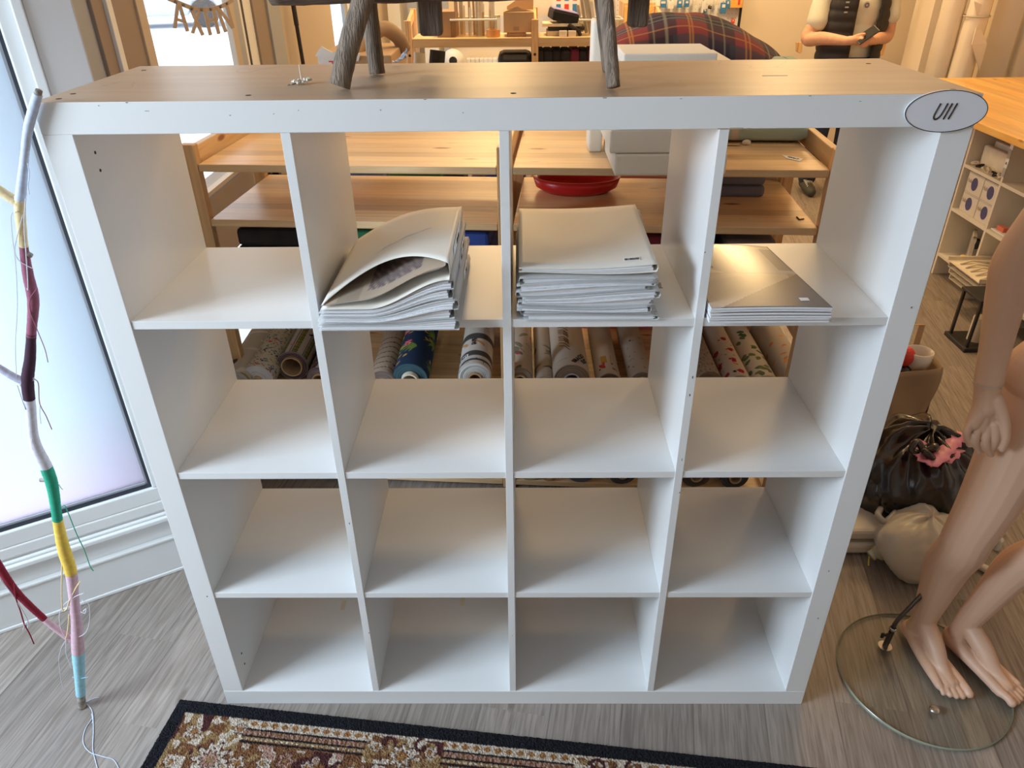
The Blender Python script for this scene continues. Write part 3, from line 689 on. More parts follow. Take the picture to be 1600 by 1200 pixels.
# ================================================================== yarn wrapped branch leaning on the bookcase corner
br = thing('yarn_wrapped_branch', 'tall thin branch wrapped in coloured yarn leaning against the bookcase corner', 'branch', (-.379, -.007, 0))
def yy(v): return lerp(-.011, -.011, (v-145)/960)
def bp_(u, v, y=None): return at(u, v, y=(-.011 if y is None else y))
main = [(61,141),(48,185),(42,215),(37,260),(33,300),(31,325),(37,385),(44,430),(52,470),(49,520),(47,560),(43,597),(48,640),(54,690),(72,730),(82,760),(90,812),(99,855),(111,895),(115,930),(120,980),(122,1018),(126,1080),(128,1104)]
MP = spline([bp_(*p) for p in main], 8)
MV = [float(x[0]) for x in spline([(p[1],) for p in main], 8)]
def rad(v): return 1.16*lerp(.0048, .0105, max(0, min(1, (v-150)/850)))*(.92+.12*math.sin(v*.045))
def yarn_tube(P, R, c, name='yarn_wrap', lift=.0008, dens=.0016):
    # resample densely and ridge it like wound thread
    P = [Vector(p) for p in P]; seg = [0]
    for a, b_ in zip(P, P[1:]): seg.append(seg[-1]+(b_-a).length)
    n = max(6, int(seg[-1]/dens)); Q = []; RR = []; rr = random.Random(int(seg[-1]*1e5))
    j = 0
    for i in range(n+1):
        s = seg[-1]*i/n
        while j < len(seg)-2 and seg[j+1] < s: j += 1
        t = (s-seg[j])/max(1e-9, seg[j+1]-seg[j]); Q.append(P[j].lerp(P[j+1], t))
        RR.append(lerp(R[j], R[j+1], t)+lift+(.0007 if i % 2 else -.0002)+rr.random()*.0005)
    MB().tube(Q, RR, 12).build(name, 'yarn_'+c, br, smooth=True)
MB().tube(MP, [rad(v) for v in MV], 12).build('stick', 'bark', br, smooth=True)
segs = [(148, 312, 'ice'), (312, 386, 'yellow_pale'), (386, 522, 'mauve'), (522, 622, 'plum'), (622, 730, 'white'), (730, 812, 'green'), (812, 895, 'yellow'), (895, 1017, 'pink'), (1017, 1081, 'blue')]
for v0, v1, c in segs:
    idx = [i for i, v in enumerate(MV) if v0-4 <= v <= v1+4]
    yarn_tube([MP[i] for i in idx], [rad(MV[i]) for i in idx], c)
for pts, rs, c in (([(31,318),(12,306),(-8,292)], [.007, .0065, .006], 'yellow_pale'), ([(42,598),(20,588),(-12,568)], [.006, .006, .005], 'lilac'),
                   ([(112,1000),(90,984),(70,968)], [.0065, .0062, .006], 'pink'), ([(70,968),(45,945),(20,918),(-12,868)], [.006, .0065, .007, .007], 'red')):
    P = spline([bp_(*p) for p in pts], 6); R_ = [float(r[0]) for r in spline([(r,) for r in rs], 6)]
    MB().tube(P, R_, 10).build('side_twig', 'bark', br, smooth=True); yarn_tube(P, R_, c)
for pts in ([(83,752),(72,750),(63,750)], [(47,187),(42,186)], [(40,235),(38,236)], [(44,592),(38,597),(34,602)], [(40, 395), (50, 400)]):
    mb = MB(); P = [bp_(*p) for p in pts]; mb.tube(P, [.005]+[.0042]*(len(P)-1), 10); mb.build('twig_stub', 'bark', br, smooth=True)
# the yarns fan out of the fork at the plum end
MB().tube(spline([bp_(*p) for p in [(36,592),(44,600),(52,592),(46,586)]], 6), .0022, 6).build('yarn_knot', 'yarn_lilac', br, smooth=True)
def thread(pts, c, r=.0008, y=-.020, name='loose_thread'):
    MB().tube(spline([at(u, v, y=y) for u, v in pts], 8), r, 6).build(name, 'yarn_'+c, br, smooth=True)
thread([(43,255),(46,272),(44,290),(46,304)], 'ice', .0007)
thread([(28,330),(18,335),(19,365),(25,420),(27,480),(24,540),(26,590)], 'white', .0006)
thread([(40,310),(38,350),(41,400),(44,450),(42,450)], 'white', .0009)
thread([(36,335),(28,365),(23,390),(28,405),(40,414),(52,420)], 'white', .0007)
thread([(58,450),(47,468),(48,488),(58,515),(70,545),(75,566)], 'mauve', .0008)
thread([(54,592),(60,600),(62,630),(72,650),(81,671)], 'mauve', .0009)
thread([(27,602),(33,620),(40,640)], 'lilac', .0007)
thread([(63,632),(62,645),(64,662)], 'white', .0008); thread([(50,686),(50,700),(58,720),(62,730)], 'white', .0008)
thread([(62,732),(66,729),(70,735)], 'green', .0008)
thread([(97,792),(101,790),(106,800),(120,835),(132,860),(141,885),(146,892)], 'green', .0011)
thread([(92,757),(95,762),(98,765)], 'green', .0007)
thread([(100,870),(97,885),(97,948),(104,952),(108,940),(118,920),(125,909)], 'yellow_pale', .0016)
thread([(108,960),(107,975),(105,990),(103,998)], 'yellow_pale', .0016)
thread([(0,905),(20,930),(42,967),(44,982)], 'white', .0011); thread([(36,985),(39,975),(44,970)], 'white', .0010)
thread([(22,912),(25,935),(32,955),(38,975),(46,990),(53,1006)], 'red', .0015)
thread([(104,998),(96,985),(93,962),(100,945),(118,932),(131,927)], 'white', .0010); thread([(128,938),(139,945),(140,970),(134,988),(120,996),(110,992)], 'white', .0010)
thread([(130,955),(135,951),(133,958),(126,956)], 'white', .0012)
thread([(103,1000),(95,1015),(92,1035),(97,1070),(102,1082)], 'white', .0007); thread([(103,1000),(103,1020),(108,1035),(112,1045)], 'white', .0007)
thread([(113,1058),(125,1060),(137,1058)], 'blue', .0010)
def fthread(pts, c, r):
    MB().tube(spline([at(u, v, z=.0015) for u, v in pts], 8), r, 6).build('loose_thread', 'yarn_'+c, br, smooth=True)
fthread([(128,1103),(135,1097),(145,1092),(155,1090)], 'ice', .0008)
fthread([(136,1100),(144,1112),(146,1140),(145,1170),(150,1192),(156,1215)], 'ice', .0011)
fthread([(144,1122),(133,1140),(130,1160),(140,1175),(160,1182),(178,1188),(190,1210)], 'ice', .0010)
fthread([(143,1115),(145,1125),(144,1130)], 'ice', .0008)

# ================================================================== the rug
ra_ = math.atan2(-.193, 1.677)
rg = thing('rug', 'patterned pile rug with black border and cream and brown flowers at the bookcase foot', 'rug', (-.129, .010, 0), ra_)
RW, RH = 1.69, .72; NX, NY = 660, 280
u = np.linspace(0, RW, NX+1)[:, None]*np.ones((1, NY+1)); v = np.ones((NX+1, 1))*np.linspace(0, RH, NY+1)[None, :]   # v: distance from the back edge
rs = np.random.RandomState(3)
e = np.minimum(np.minimum(u, RW-u), v)         # distance to the nearest edge
s = np.where(v <= np.minimum(u, RW-u), u, v)   # coordinate along the border
black = np.array((.018, .018, .022)); cream = np.array((.62, .52, .42)); brown = np.array((.21, .095, .045)); rust = np.array((.34, .15, .05)); ochre = np.array((.34, .215, .10)); maroon = np.array((.085, .03, .03)); rose = np.array((.42, .25, .19))
C = np.zeros((NX+1, NY+1, 3)); C[:] = maroon
def smoothnoise(sc, seed):
    r_ = np.random.RandomState(seed); g = r_.rand(int(RW*sc)+3, int(RH*sc)+3); a, b_ = u*sc, v*sc; i, j = a.astype(int), b_.astype(int); fu, fv = a-i, b_-j; fu = fu*fu*(3-2*fu); fv = fv*fv*(3-2*fv)
    return g[i, j]*(1-fu)*(1-fv)+g[i+1, j]*fu*(1-fv)+g[i, j+1]*(1-fu)*fv+g[i+1, j+1]*fu*fv
n1, n2, n3 = smoothnoise(55, 1), smoothnoise(90, 2), smoothnoise(28, 5)
def put(mask, c): C[mask] = c
# outer band: cream ground with brown diamonds
B0, B1 = .040, .062
band = (e > B0) & (e <= B1); put(band, cream)
dm = np.abs(((s/.027) % 1)-.5)*2+np.abs((e-(B0+B1)/2)/(B1-B0)*2); put(band & (dm < .8), rust); put(band & (dm < .3), ochre)
# stripes between medallions
st = (e > B1) & (e <= .104); put(st, brown)
put(st & (np.abs(e-.0655) < .0022), black); put(st & (np.abs(e-.084) < .0022), black)
put(st & (e > .069) & (e < .081) & (np.sin(s*520+n2*5) > -.1), rose); put(st & (e > .087) & (e < .095), ochre); put(st & (np.abs(e-.0985) < .0022), black); put(st & (e > .089) & (e < .0935) & (np.sin(s*480) > .2), cream)
# main field of flowers
fd = e > .104; put(fd, maroon); put(fd & (n3 > .55), brown)
put(fd & (n1 > .60), cream); put(fd & (n1 > .72), rose); put(fd & (n2 > .78) & (n1 < .55), ochre)
def flower(cx_, cy_, R_, pet=8, core=rust, outc=cream, ring_=maroon):
    d = np.hypot(u-cx_, v-cy_); a = np.arctan2(v-cy_, u-cx_); k = R_*(.80+.20*np.cos(a*pet))
    put(d < k*1.16, ring_); put(d < k, outc); put((d < k*.62), ring_); put(d < k*.52, core); put(d < k*.22, ochre)
def scroll(cx_, cy_, R_, a0, c):
    for th in np.linspace(0, 4.4, 46):
        r_ = R_*(.15+th/4.4*.85); d = np.hypot(u-(cx_+r_*math.cos(a0+th)), v-(cy_+r_*math.sin(a0+th))); put(d < .0042, c)
# corner block and medallion blocks interrupt the stripes
def block(c0, half, big=False):
    m_ = (np.abs(s-c0) < half) & (e > .044) & (e < .118) & (v <= u) ; put(m_, cream); put(m_ & (n1 > .52), ochre); put(m_ & (n2 > .62), brown); put(m_ & (n3 < .30), maroon)
for c0 in (.115, .62, 1.13, 1.60): block(c0, .095 if c0 > .2 else .08)
k_ = (e > B0) & (u < .21) & (v < .21); put(k_, cream); put(k_ & (n1 > .56), brown); put(k_ & (n2 > .6), ochre); put(k_ & (n3 < .27), maroon)
k_ = (e > B0) & (u > RW-.21) & (v < .21); put(k_, cream); put(k_ & (n1 > .56), brown); put(k_ & (n2 > .6), ochre)
flower(.088, .088, .020); flower(.16, .155, .045, 10, rose); flower(.20, .068, .016); flower(.07, .17, .015)
for c0 in (.62, 1.13, 1.60):
    flower(c0, .092, .030, 8, rust); flower(c0-.065, .075, .014, 6); flower(c0+.065, .075, .014, 6); scroll(c0-.045, .062, .022, 2, maroon); scroll(c0+.045, .062, .022, 0, maroon)
for k in range(40):
    flower(.22+.06*(k % 25)+rs.rand()*.02, .135+.075*(k//25)+rs.rand()*.03, .016+rs.rand()*.012, rs.randint(5, 9), [rust, ochre, brown][k % 3], [cream, cream, rose][k % 3])
for k in range(26): scroll(.25+.055*k, .155+rs.rand()*.15, .02, rs.rand()*6, [cream, black, ochre][k % 3])
put(e <= B0, black)
C *= (.58+.48*rs.rand(NX+1, NY+1))[..., None]
zz = .010+.0035*rs.rand(NX+1, NY+1); zz *= np.clip(e/.006, 0.05, 1)
jx = (rs.rand(NX+1, NY+1)-.5)*.002; jy = (rs.rand(NX+1, NY+1)-.5)*.002
edge_j = np.where(e < .003, 1.6, 1)
mb = MB(); uu = (u+jx*edge_j).ravel(); vv = (-(v+jy*edge_j)).ravel(); zf_ = zz.ravel()
inv = Matrix.Identity(4)
mb.v = list(zip(uu.tolist(), vv.tolist(), zf_.tolist()))
idx = (np.arange(NX)[:, None]*(NY+1)+np.arange(NY)[None, :]).ravel()
mb.f = [(i, i+1, i+NY+2, i+NY+1) for i in idx.tolist()]; mb.mi = [0]*len(mb.f)
mb.build('pile', 'rug_pile', rg, local=True, colors=C.reshape(-1, 3))
MB().box((.001, -RH+.001, .0005), (RW-.001, -.001, .003)).build('backing', 'matte_black', rg, local=True)

# ================================================================== pine shelving unit behind the bookcase
ZT, ZL = 1.15, .985
P0 = at(308, 257, z=ZT); P1 = at(1298, 266, z=ZT)
PX = (P1-P0).xy.length; ang = math.atan2(P1.y-P0.y, P1.x-P0.x)
SEC = (PX-.044)/2; DP = .50
pu = thing('pine_shelf_unit', 'long low pine shelving unit with open posts behind the white bookcase', 'shelving unit', (P0.x, P0.y, 0), ang)
def pbox(a, b, name, m, bev=.003): return box(a, b).build(name, m, pu, local=True, bevel=bev)
PXS = [(-.044, 0), (SEC, SEC+.044), (PX, PX+.044)]
for (a, b_) in PXS:
    pbox((a, -.002, 0), (b_, .030, ZT+.055), 'post', 'pine_post'); pbox((a, DP-.03, 0), (b_, DP, ZT+.055), 'post', 'pine_post')
    pbox((a+.010, .030, ZT-.01), (b_-.010, DP-.03, ZT+.045), 'side_rail', 'pine_y')
    for z in (.10, .60): pbox((a+.012, .030, z), (b_-.012, DP-.03, z+.05), 'side_rail', 'pine_y')
for z in (ZT, ZL, .78, .40, .035):
    for a in (.001, SEC+.045): pbox((a, 0, z-.022), (a+SEC-.002, DP, z), 'shelf', 'pine')
pbox((SEC+.02, DP+.001, .2), (SEC+.024, DP+.003, 1.1), 'cross_brace', 'steel', 0)
def PU(x, y, z): return TF[pu.name] @ Vector((x, y, z))
def L2(v): return TF[pu.name].inverted() @ v

# ---- painting fabric on rolls
class Cloth:
    def __init__(s, L_, r, nu=150, nv=120, base=(.6, .5, .4), seed=0):
        s.r = r; s.L = L_; s.nu, s.nv = nu, nv
        s.u = np.linspace(0, L_, nu+1)[:, None]*np.ones((1, nv)); s.a = np.ones((nu+1, 1))*(np.arange(nv)/nv*2*PI*r)[None, :]
        s.C = np.zeros((nu+1, nv, 3)); s.C[:] = base; s.rs = np.random.RandomState(seed); s.per = 2*PI*r
    def da(s, a0): d = s.a-a0; return (d+s.per/2) % s.per-s.per/2
    def blob(s, u0, a0, ru, ra, rot, c):
        x = s.u-u0; y = s.da(a0); X = x*math.cos(rot)+y*math.sin(rot); Y = -x*math.sin(rot)+y*math.cos(rot)
        s.C[(X/ru)**2+(Y/ra)**2 < 1] = c
    def leaf(s, u0, a0, L_, w_, rot, c, bend=0):
        x = s.u-u0; y = s.da(a0); X = x*math.cos(rot)+y*math.sin(rot); Y = -x*math.sin(rot)+y*math.cos(rot)-bend*X*X
        t = np.clip(X/L_, 0, 1); s.C[(X > 0) & (X < L_) & (np.abs(Y) < w_*np.sin(PI*t)**.8)] = c
    def line(s, P, w_, c):
        for (u0, a0), (u1, a1) in zip(P, P[1:]):
            n = max(2, int(math.hypot(u1-u0, a1-a0)/.002))
            for k in range(n+1):
                t = k/n; s.C[((s.u-lerp(u0, u1, t))**2+s.da(lerp(a0, a1, t))**2) < w_*w_] = c
    def scatter(s, n, smin, smax, cols, asp=1):
        for _ in range(n):
            r_ = smin+s.rs.rand()*(smax-smin); s.blob(s.rs.rand()*s.L*.75, s.rs.rand()*s.per, r_, r_*asp, s.rs.rand()*3, cols[s.rs.randint(len(cols))])
def fabric_roll(label, cx_, y0, cz_, r, core_r, cloth, back, core='cardboard', tilt=0, open_=True, group='fabric rolls lying on the pine unit', wrap=(.62, .6, .6), L_=None, core_out=.012):
    L_ = cloth.L
    ax = Vector((math.sin(tilt), math.cos(tilt), 0)); sx = Vector((ax.y, -ax.x, 0)); c0 = Vector((cx_, y0, cz_))
    t = thing('fabric_roll', label, 'fabric roll', (cx_, y0, cz_-r), 0, group)
    mb = MB(); nu, nv = cloth.nu, cloth.nv
    rs_ = np.random.RandomState(int(abs(cx_)*1000)); wob = rs_.rand(4)*6
    for i in range(nu+1):
        s_ = L_*i/nu
        for j in range(nv):
            g = 2*PI*j/nv; rr_ = r*(1+.012*math.sin(3*g+wob[0]+s_*9)+.008*math.sin(5*g+wob[1]-s_*14))
            if i == 0: rr_ *= .985
            p = c0+ax*s_+(sx*math.cos(g)+Vector((0,0,1))*math.sin(g))*rr_; mb.v.append(tuple(p))
    mb.f = [(i*nv+j, i*nv+(j+1) % nv, (i+1)*nv+(j+1) % nv, (i+1)*nv+j) for i in range(nu) for j in range(nv)]; mb.mi = [0]*len(mb.f)
    mb.f.append(tuple(nu*nv+j for j in range(nv))); mb.mi.append(0)
    mb.build('fabric', 'printed_fabric', t, smooth=True, colors=cloth.C.reshape(-1, 3))
    # wound end
    mb = MB(); K = 16; cols = []
    for i in range(K+1):
        q = lerp(r*.985, core_r, i/K); dy = .0012*(i % 2)+.003*rs_.rand()*(1 if 0 < i < K else 0)
        for j in range(60):
            g = 2*PI*j/60; f_ = 1+.012*math.sin(3*g+wob[0])*(1-i/K)
            mb.v.append(tuple(c0-ax*(dy-.001)+(sx*math.cos(g)+Vector((0,0,1))*math.sin(g))*q*f_)); cols.append(back[i % len(back)])
    mb.f = [(i*60+j, (i+1)*60+j, (i+1)*60+(j+1) % 60, i*60+(j+1) % 60) for i in range(K) for j in range(60)]; mb.mi = [0]*len(mb.f)
    mb.build('wound_end', 'printed_fabric', t, smooth=False, colors=np.array(cols))
    mb = MB(); n = 32; prof = [(core_r+.0005, .02), (core_r+.0005, -core_out), (core_r-.004, -core_out), (core_r-.004, .40)]
    for q, s_ in prof:
        for j in range(n): g = 2*PI*j/n; mb.v.append(tuple(c0+ax*s_+(sx*math.cos(g)+Vector((0,0,1))*math.sin(g))*q))
    mb.f = [(i*n+j, (i+1)*n+j, (i+1)*n+(j+1) % n, i*n+(j+1) % n) for i in range(3) for j in range(n)]+[tuple(3*n+j for j in range(n))]; mb.mi = [0]*len(mb.f)
    mb.build('core', core, t, smooth=False)
    return t
def fy(x): # front y of the pine unit at world x
    return lerp(P0.y, P1.y, (x-P0.x)/(P1.x-P0.x))
def rc(u, v, dy=0.0):
    x = at(u, v, y=.87).x; return at(u, v, y=fy(x)+dy)
lin = (.50, .42, .33); LL = .40
def K(r, base=lin, seed=0, nu=150, nv=130): return Cloth(LL, r, nu, nv, base, seed)
# the rolls, left to right; each one painted by hand
c = K(.050, (.50, .44, .34), 1)
for k in range(34): c.leaf(c.rs.rand()*.3, c.rs.rand()*c.per, .05+.03*c.rs.rand(), .009, c.rs.rand()*6.28, [(.08,.06,.04), (.62,.56,.45), (.28,.22,.10), (.68,.62,.52)][k % 4], 6)
p = at(366, 600, z=.401+.052); fabric_roll('cream roll with dark curling leaves at the far left of the rolls', p.x, p.y, p.z, .052, .02, c, [(.5,.45,.38), (.4,.36,.3)])
c = K(.050, (.55, .50, .40), 2)
for k in range(900):
    q = c.rs.rand()*.3; band = [(.55,.10,.05), (.06,.12,.22), (.45,.42,.08), (.05,.05,.06), (.12,.25,.12)][int(q/.035+c.rs.rand()*1.2) % 5]; c.blob(q, c.rs.rand()*c.per, .0035, .0025, c.rs.rand()*3, band)
p = at(403, 592, z=.401+.052); fabric_roll('roll splashed with rainbow specks and a white end', p.x, p.y, p.z, .052, .012, c, [(.66,.63,.6), (.55,.53,.52), (.68,.66,.62)])
c = K(.057, (.42, .36, .31), 3)
for a0 in np.arange(0, c.per, .045):
    m_ = np.abs(c.da(a0)) < .0012; c.C[m_] = (.02, .02, .02)
    m_ = np.abs(c.da(a0+.03)) < .010; c.C[m_] = (.06, .055, .03); mm = m_ & (np.sin(c.u*900) > 0) & (np.sin(c.a*900) > 0); c.C[mm] = (.42, .40, .08)
for k in range(12): c.leaf(c.rs.rand()*.25, .012+.045*c.rs.randint(8), .022, .006, c.rs.rand()*6, [(.02,.02,.02), (.08,.20,.35), (.55,.16,.12)][k % 3], 20)
p = at(457, 571, z=.401+.056); fabric_roll('roll with yellow mesh strips and a wide open cardboard tube', p.x, p.y, p.z, .056, .036, c, [(.05,.05,.07), (.30,.22,.22), (.45,.40,.38), (.04,.05,.08), (.30,.10,.12)], core='cardboard')
c = K(.045, (.10, .06, .06), 4); c.scatter(200, .003, .008, [(.45,.40,.38), (.3,.1,.1), (.02,.02,.02)])
p = at(500, 592, z=.401+.045); fabric_roll('dark plum roll with cream end beside the first divider', p.x, p.y, p.z, .045, .024, c, [(.16,.09,.10), (.50,.45,.42), (.12,.06,.07)])
c = K(.045, (.42, .33, .25), 5)
for k in range(7):
    q = .02+.035*k; c.line([(q, .02), (q+.01, .05), (q+.004, .08), (q+.012, .12)], .0022, (.08, .05, .045))
c.scatter(20, .004, .008, [(.08,.05,.04), (.55,.50,.44)], .3)
p = at(598, 598, z=.401+.046); fabric_roll('beige roll with thin dark twigs printed on it', p.x, p.y, p.z, .046, .018, c, [(.3,.24,.2), (.12,.08,.07)])
c = K(.060, (.010, .028, .075), 6, 170, 150)
for k in range(16):
    u0, a0 = c.rs.rand()*.30, c.rs.rand()*c.per
    for j in range(5): c.leaf(u0, a0, .066-.006*j, .0050, .42*j-1.0+k, (.17, .28, .04), 12)
for k in range(18): c.leaf(c.rs.rand()*.3, c.rs.rand()*c.per, .022, .005, c.rs.rand()*6.28, (.55, .32, .05), 10)
for k in range(7):
    u0, a0 = .15+c.rs.rand()*.2, c.rs.rand()*c.per
    for j in range(8): c.leaf(u0, a0, .020, .004, j*.785, [(.62, .03, .07), (.72, .25, .32)][j % 2], 0)
p = at(641, 592, z=.401+.059); fabric_roll('navy roll printed with green feathery leaves and red flowers', p.x, p.y, p.z, .059, .028, c, [(.02,.06,.09), (.05,.13,.15), (.02,.05,.08), (.10,.16,.17)], core='cream_things', core_out=.02)
c = K(.056, (.60, .56, .52), 7)
c.C[(np.abs(c.u-.075) < .018) | (np.abs(c.u-.03) < .006) | (np.abs(c.u-.20) < .02)] = (.07, .065, .065)
c.C[(c.u > .125) & (c.u < .17) & (np.sin(c.a*90) > 0)] = (.62, .58, .53)
for k in range(6): c.leaf(.13, .03*k*2, .05, .008, .2, (.55, .27, .08), 12)
for k in range(60): q = c.rs.rand()*.3; a0 = c.rs.rand()*c.per; c.line([(q, a0), (q, a0+.012)], .0012, (.05,.05,.05))
p = at(742, 590, z=.401+.055); t = fabric_roll('white roll with black newspaper-like bands of lettering', p.x, p.y, p.z, .055, .022, c, [(.64,.63,.62), (.55,.55,.54), (.66,.65,.63)], core='cardboard')
def wrap_text(par, body, size, c0, r, ang, s0, m_='black_ink', rot=0, lift=.0008, along=True):
    vs, fs = text_mesh(body, size, .0003, 0, .0006); mb = MB(); out = []
    for v in vs:
        x = v.x*math.cos(rot)-v.y*math.sin(rot); y = v.x*math.sin(rot)+v.y*math.cos(rot)
        g = ang-x/r; q = r+lift+v.z; out.append((c0.x+math.cos(g)*q, c0.y+s0+y, c0.z+math.sin(g)*q))
    mb.add(out, fs); mb.build('lettering', m_, par)
def lblplate(par, c0, r, ang, s0, w_, h_):
    mb = MB(); mb.grid(lambda u, v: (c0.x+math.cos(ang-(u-.5)*w_/r)*(r+.0010), c0.y+s0+(v-.5)*h_, c0.z+math.sin(ang-(u-.5)*w_/r)*(r+.0010)), 8, 2); mb.build('printed_panel', 'label_white', par)
lblplate(t, p, .055, PI/2+.75, .062, .034, .020); wrap_text(t, 'LIFE', .015, p, .055, PI/2+.75, .062, rot=PI, lift=.0014)
wrap_text(t, 'SAPE', .022, p, .055, PI/2+.15, .155, rot=PI/2)
MB().tube([(p.x+.03, p.y+.012, p.z+.048), (p.x+.03, p.y+.028, p.z+.048)], .0012, 6).build('cross_mark', 'black_ink', t)
c = K(.040, (.55, .46, .37), 8)
for k in range(12): c.leaf(c.rs.rand()*.26, c.rs.rand()*c.per, .045, .009, c.rs.rand()*6.28, [(.14,.15,.11), (.24,.23,.17)][k % 2], 8)
for k in range(5): c.blob(.05+.05*k, c.rs.rand()*c.per, .010, .008, 0, (.42, .08, .09))
for k in range(8): q = c.rs.rand()*.25; a0 = c.rs.rand()*c.per; c.line([(q, a0), (q+.02, a0+.012), (q+.035, a0+.03)], .0012, (.09,.06,.05))
p = at(812, 592, z=.401+.044); fabric_roll('cream roll with red buds and grey-green leaves beside the middle divider', p.x, p.y, p.z, .044, .02, c, [(.35,.27,.19), (.42,.33,.25), (.30,.23,.16)])
c = K(.030, (.42, .36, .29), 18)
for k in range(16): c.leaf(c.rs.rand()*.26, c.rs.rand()*c.per, .05, .008, c.rs.rand()*6.28, [(.10,.11,.10), (.16,.17,.15), (.20,.20,.17)][k % 3], 8)
p = at(851, 600, z=.401+.032); fabric_roll('slim roll with dark grey leaves left of the big lettered roll', p.x, p.y, p.z, .032, .012, c, [(.35,.27,.19), (.42,.33,.25)])
c = K(.062, (.52, .44, .36), 9)
for k in range(4):
    for j in range(3): c.line([(.10+.05*j+.02*k, .10), (.13+.05*j+.02*k, .115), (.145+.05*j+.02*k, .135)], .0022, (.12,.065,.06))
c.C[(np.abs(c.u-.045) < .003) & (np.sin(c.a*60) > .2)] = (.40,.34,.28)
p = at(893, 594, z=.401+.060); t = fabric_roll('big cream roll lettered in black with a thick brown wound end', p.x, p.y, p.z, .060, .026, c, [(.24,.16,.11), (.36,.26,.18), (.20,.13,.09), (.30,.22,.16)], core='silver', core_out=.003)
wrap_text(t, 'BRACIO', .022, p, .060, PI/2-.42, .050, rot=1.05); wrap_text(t, 'SUIT', .022, p, .060, PI/2-.80, .048, rot=1.05)
c = K(.040, (.50, .41, .32), 10)
c.C[(c.u > .07) & (c.u < .12) & (np.abs(c.da(.075)) < .010)] = (.42, .22, .03); c.leaf(.035, .075, .04, .008, .3, (.42,.03,.03), 5); c.leaf(.05, .083, .03, .006, -.4, (.45,.05,.04), 5)
c.line([(.08, .052), (.12, .050), (.125, .040), (.085, .038)], .0010, (.28,.20,.14)); c.scatter(10, .003, .005, [(.06,.04,.03)])
c.line([(.03, .035), (.038, .040), (.032, .045), (.040, .050)], .0018, (.06,.04,.03))
p = at(952, 600, z=.401+.041); fabric_roll('beige roll with a yellow and red motif and brown wound end', p.x, p.y, p.z, .041, .012, c, [(.12,.07,.05), (.24,.16,.12), (.10,.06,.05)])
c = K(.040, (.48, .40, .32), 11)
for k in range(14): q = c.rs.rand()*.28; a0 = c.rs.rand()*c.per; c.line([(q, a0), (q+.008, a0+.008), (q, a0+.014), (q+.006, a0+.020)], .0010, (.12,.09,.08))
c.scatter(26, .002, .005, [(.10,.07,.06), (.3,.2,.15)])
p = at(1003, 598, z=.401+.041); t = fabric_roll('beige roll with fine black scribbles beside the right divider', p.x, p.y, p.z, .041, .024, c, [(.15,.10,.08), (.45,.38,.32), (.20,.15,.12)], core='cardboard')
c = K(.040, (.42, .33, .25), 12); c.scatter(900, .0012, .0026, [(.14,.08,.05), (.10,.08,.04), (.25,.12,.07)])
p = at(1108, 598, z=.401+.043); fabric_roll('brown speckled roll right of the third divider', p.x, p.y, p.z, .043, .012, c, [(.14,.09,.06), (.24,.17,.11)])
c = K(.040, (.55, .45, .36), 13)
for k in range(7): u0 = .03+.075*(k % 4); a0 = .055+.05*(k//4)+.006*(k % 2); [c.blob(u0+.010*c.rs.randn()*.6, a0+.008*c.rs.randn()*.6, .004, .004, 0, (.36,.015,.03)) for _ in range(26)]
c.leaf(.068, .055, .022, .005, .5, (.55,.25,.04), 6); c.blob(.028, .075, .007, .005, .3, (.01,.02,.02)); c.scatter(30, .0015, .004, [(.05,.03,.06), (.12,.13,.08), (.2,.12,.08)])
p = at(1155, 604, z=.401+.043); fabric_roll('cream roll with red chrysanthemum blossoms', p.x, p.y, p.z, .043, .012, c, [(.4,.33,.26)], tilt=0)
c = K(.040, (.60, .52, .42), 14)
for k in range(46): c.leaf(c.rs.rand()*.3, c.rs.rand()*c.per, .026, .009, c.rs.rand()*6.28, [(.06,.12,.055), (.10,.17,.08), (.16,.19,.07)][k % 3], 10)
p = at(1196, 604, z=.401+.043); fabric_roll('pale roll with green mushroom-shaped leaves', p.x, p.y, p.z, .043, .012, c, [(.4,.33,.26)])
c = K(.052, (.42, .36, .30), 15)
for k in range(34): c.leaf(c.rs.rand()*.3, c.rs.rand()*c.per, .022, .006, 1.2+c.rs.rand(), [(.55,.24,.07), (.45,.15,.06), (.60,.35,.15)][k % 3], 18)
p = at(1248, 604, z=.401+.052); fabric_roll('grey-beige roll with orange leaves at the far right of the rolls', p.x, p.y, p.z, .052, .012, c, [(.4,.33,.26)])
# rolls of the row beneath, only their upper rims show
low = [(452, .045, (.30,.24,.2)), (487, .040, (.5,.48,.44)), (640, .052, (.03,.03,.05)), (690, .050, (.03,.03,.045)), (755, .062, (.62,.60,.58)), (828, .048, (.45,.38,.14)), (860, .03, (.6,.3,.06)), (910, .055, (.10,.11,.14)), (975, .05, (.05,.04,.04)), (1090, .05, (.10,.06,.03)), (1150, .05, (.03,.03,.03))]
nm = ['brown', 'pale', 'navy dotted', 'dark blue', 'wide white', 'olive yellow', 'slim orange', 'slate', 'near-black', 'deep brown', 'black']
for (px, r, cc), nn in zip(low, nm):
    c = Cloth(LL, r, 60, 60, cc, px); c.scatter(90, .002, .005, [tuple(min(1, x*1.6+.04) for x in cc), tuple(x*.5 for x in cc)])
    x = at(px, 765, y=.80).x
    fabric_roll(nn+' roll in the lowest row under the bookcase middle shelves', x, fy(x)+.0, .0355+r, r, r*.4, c, [cc, tuple(x*.6+.1 for x in cc)], group='fabric rolls in the lowest row')
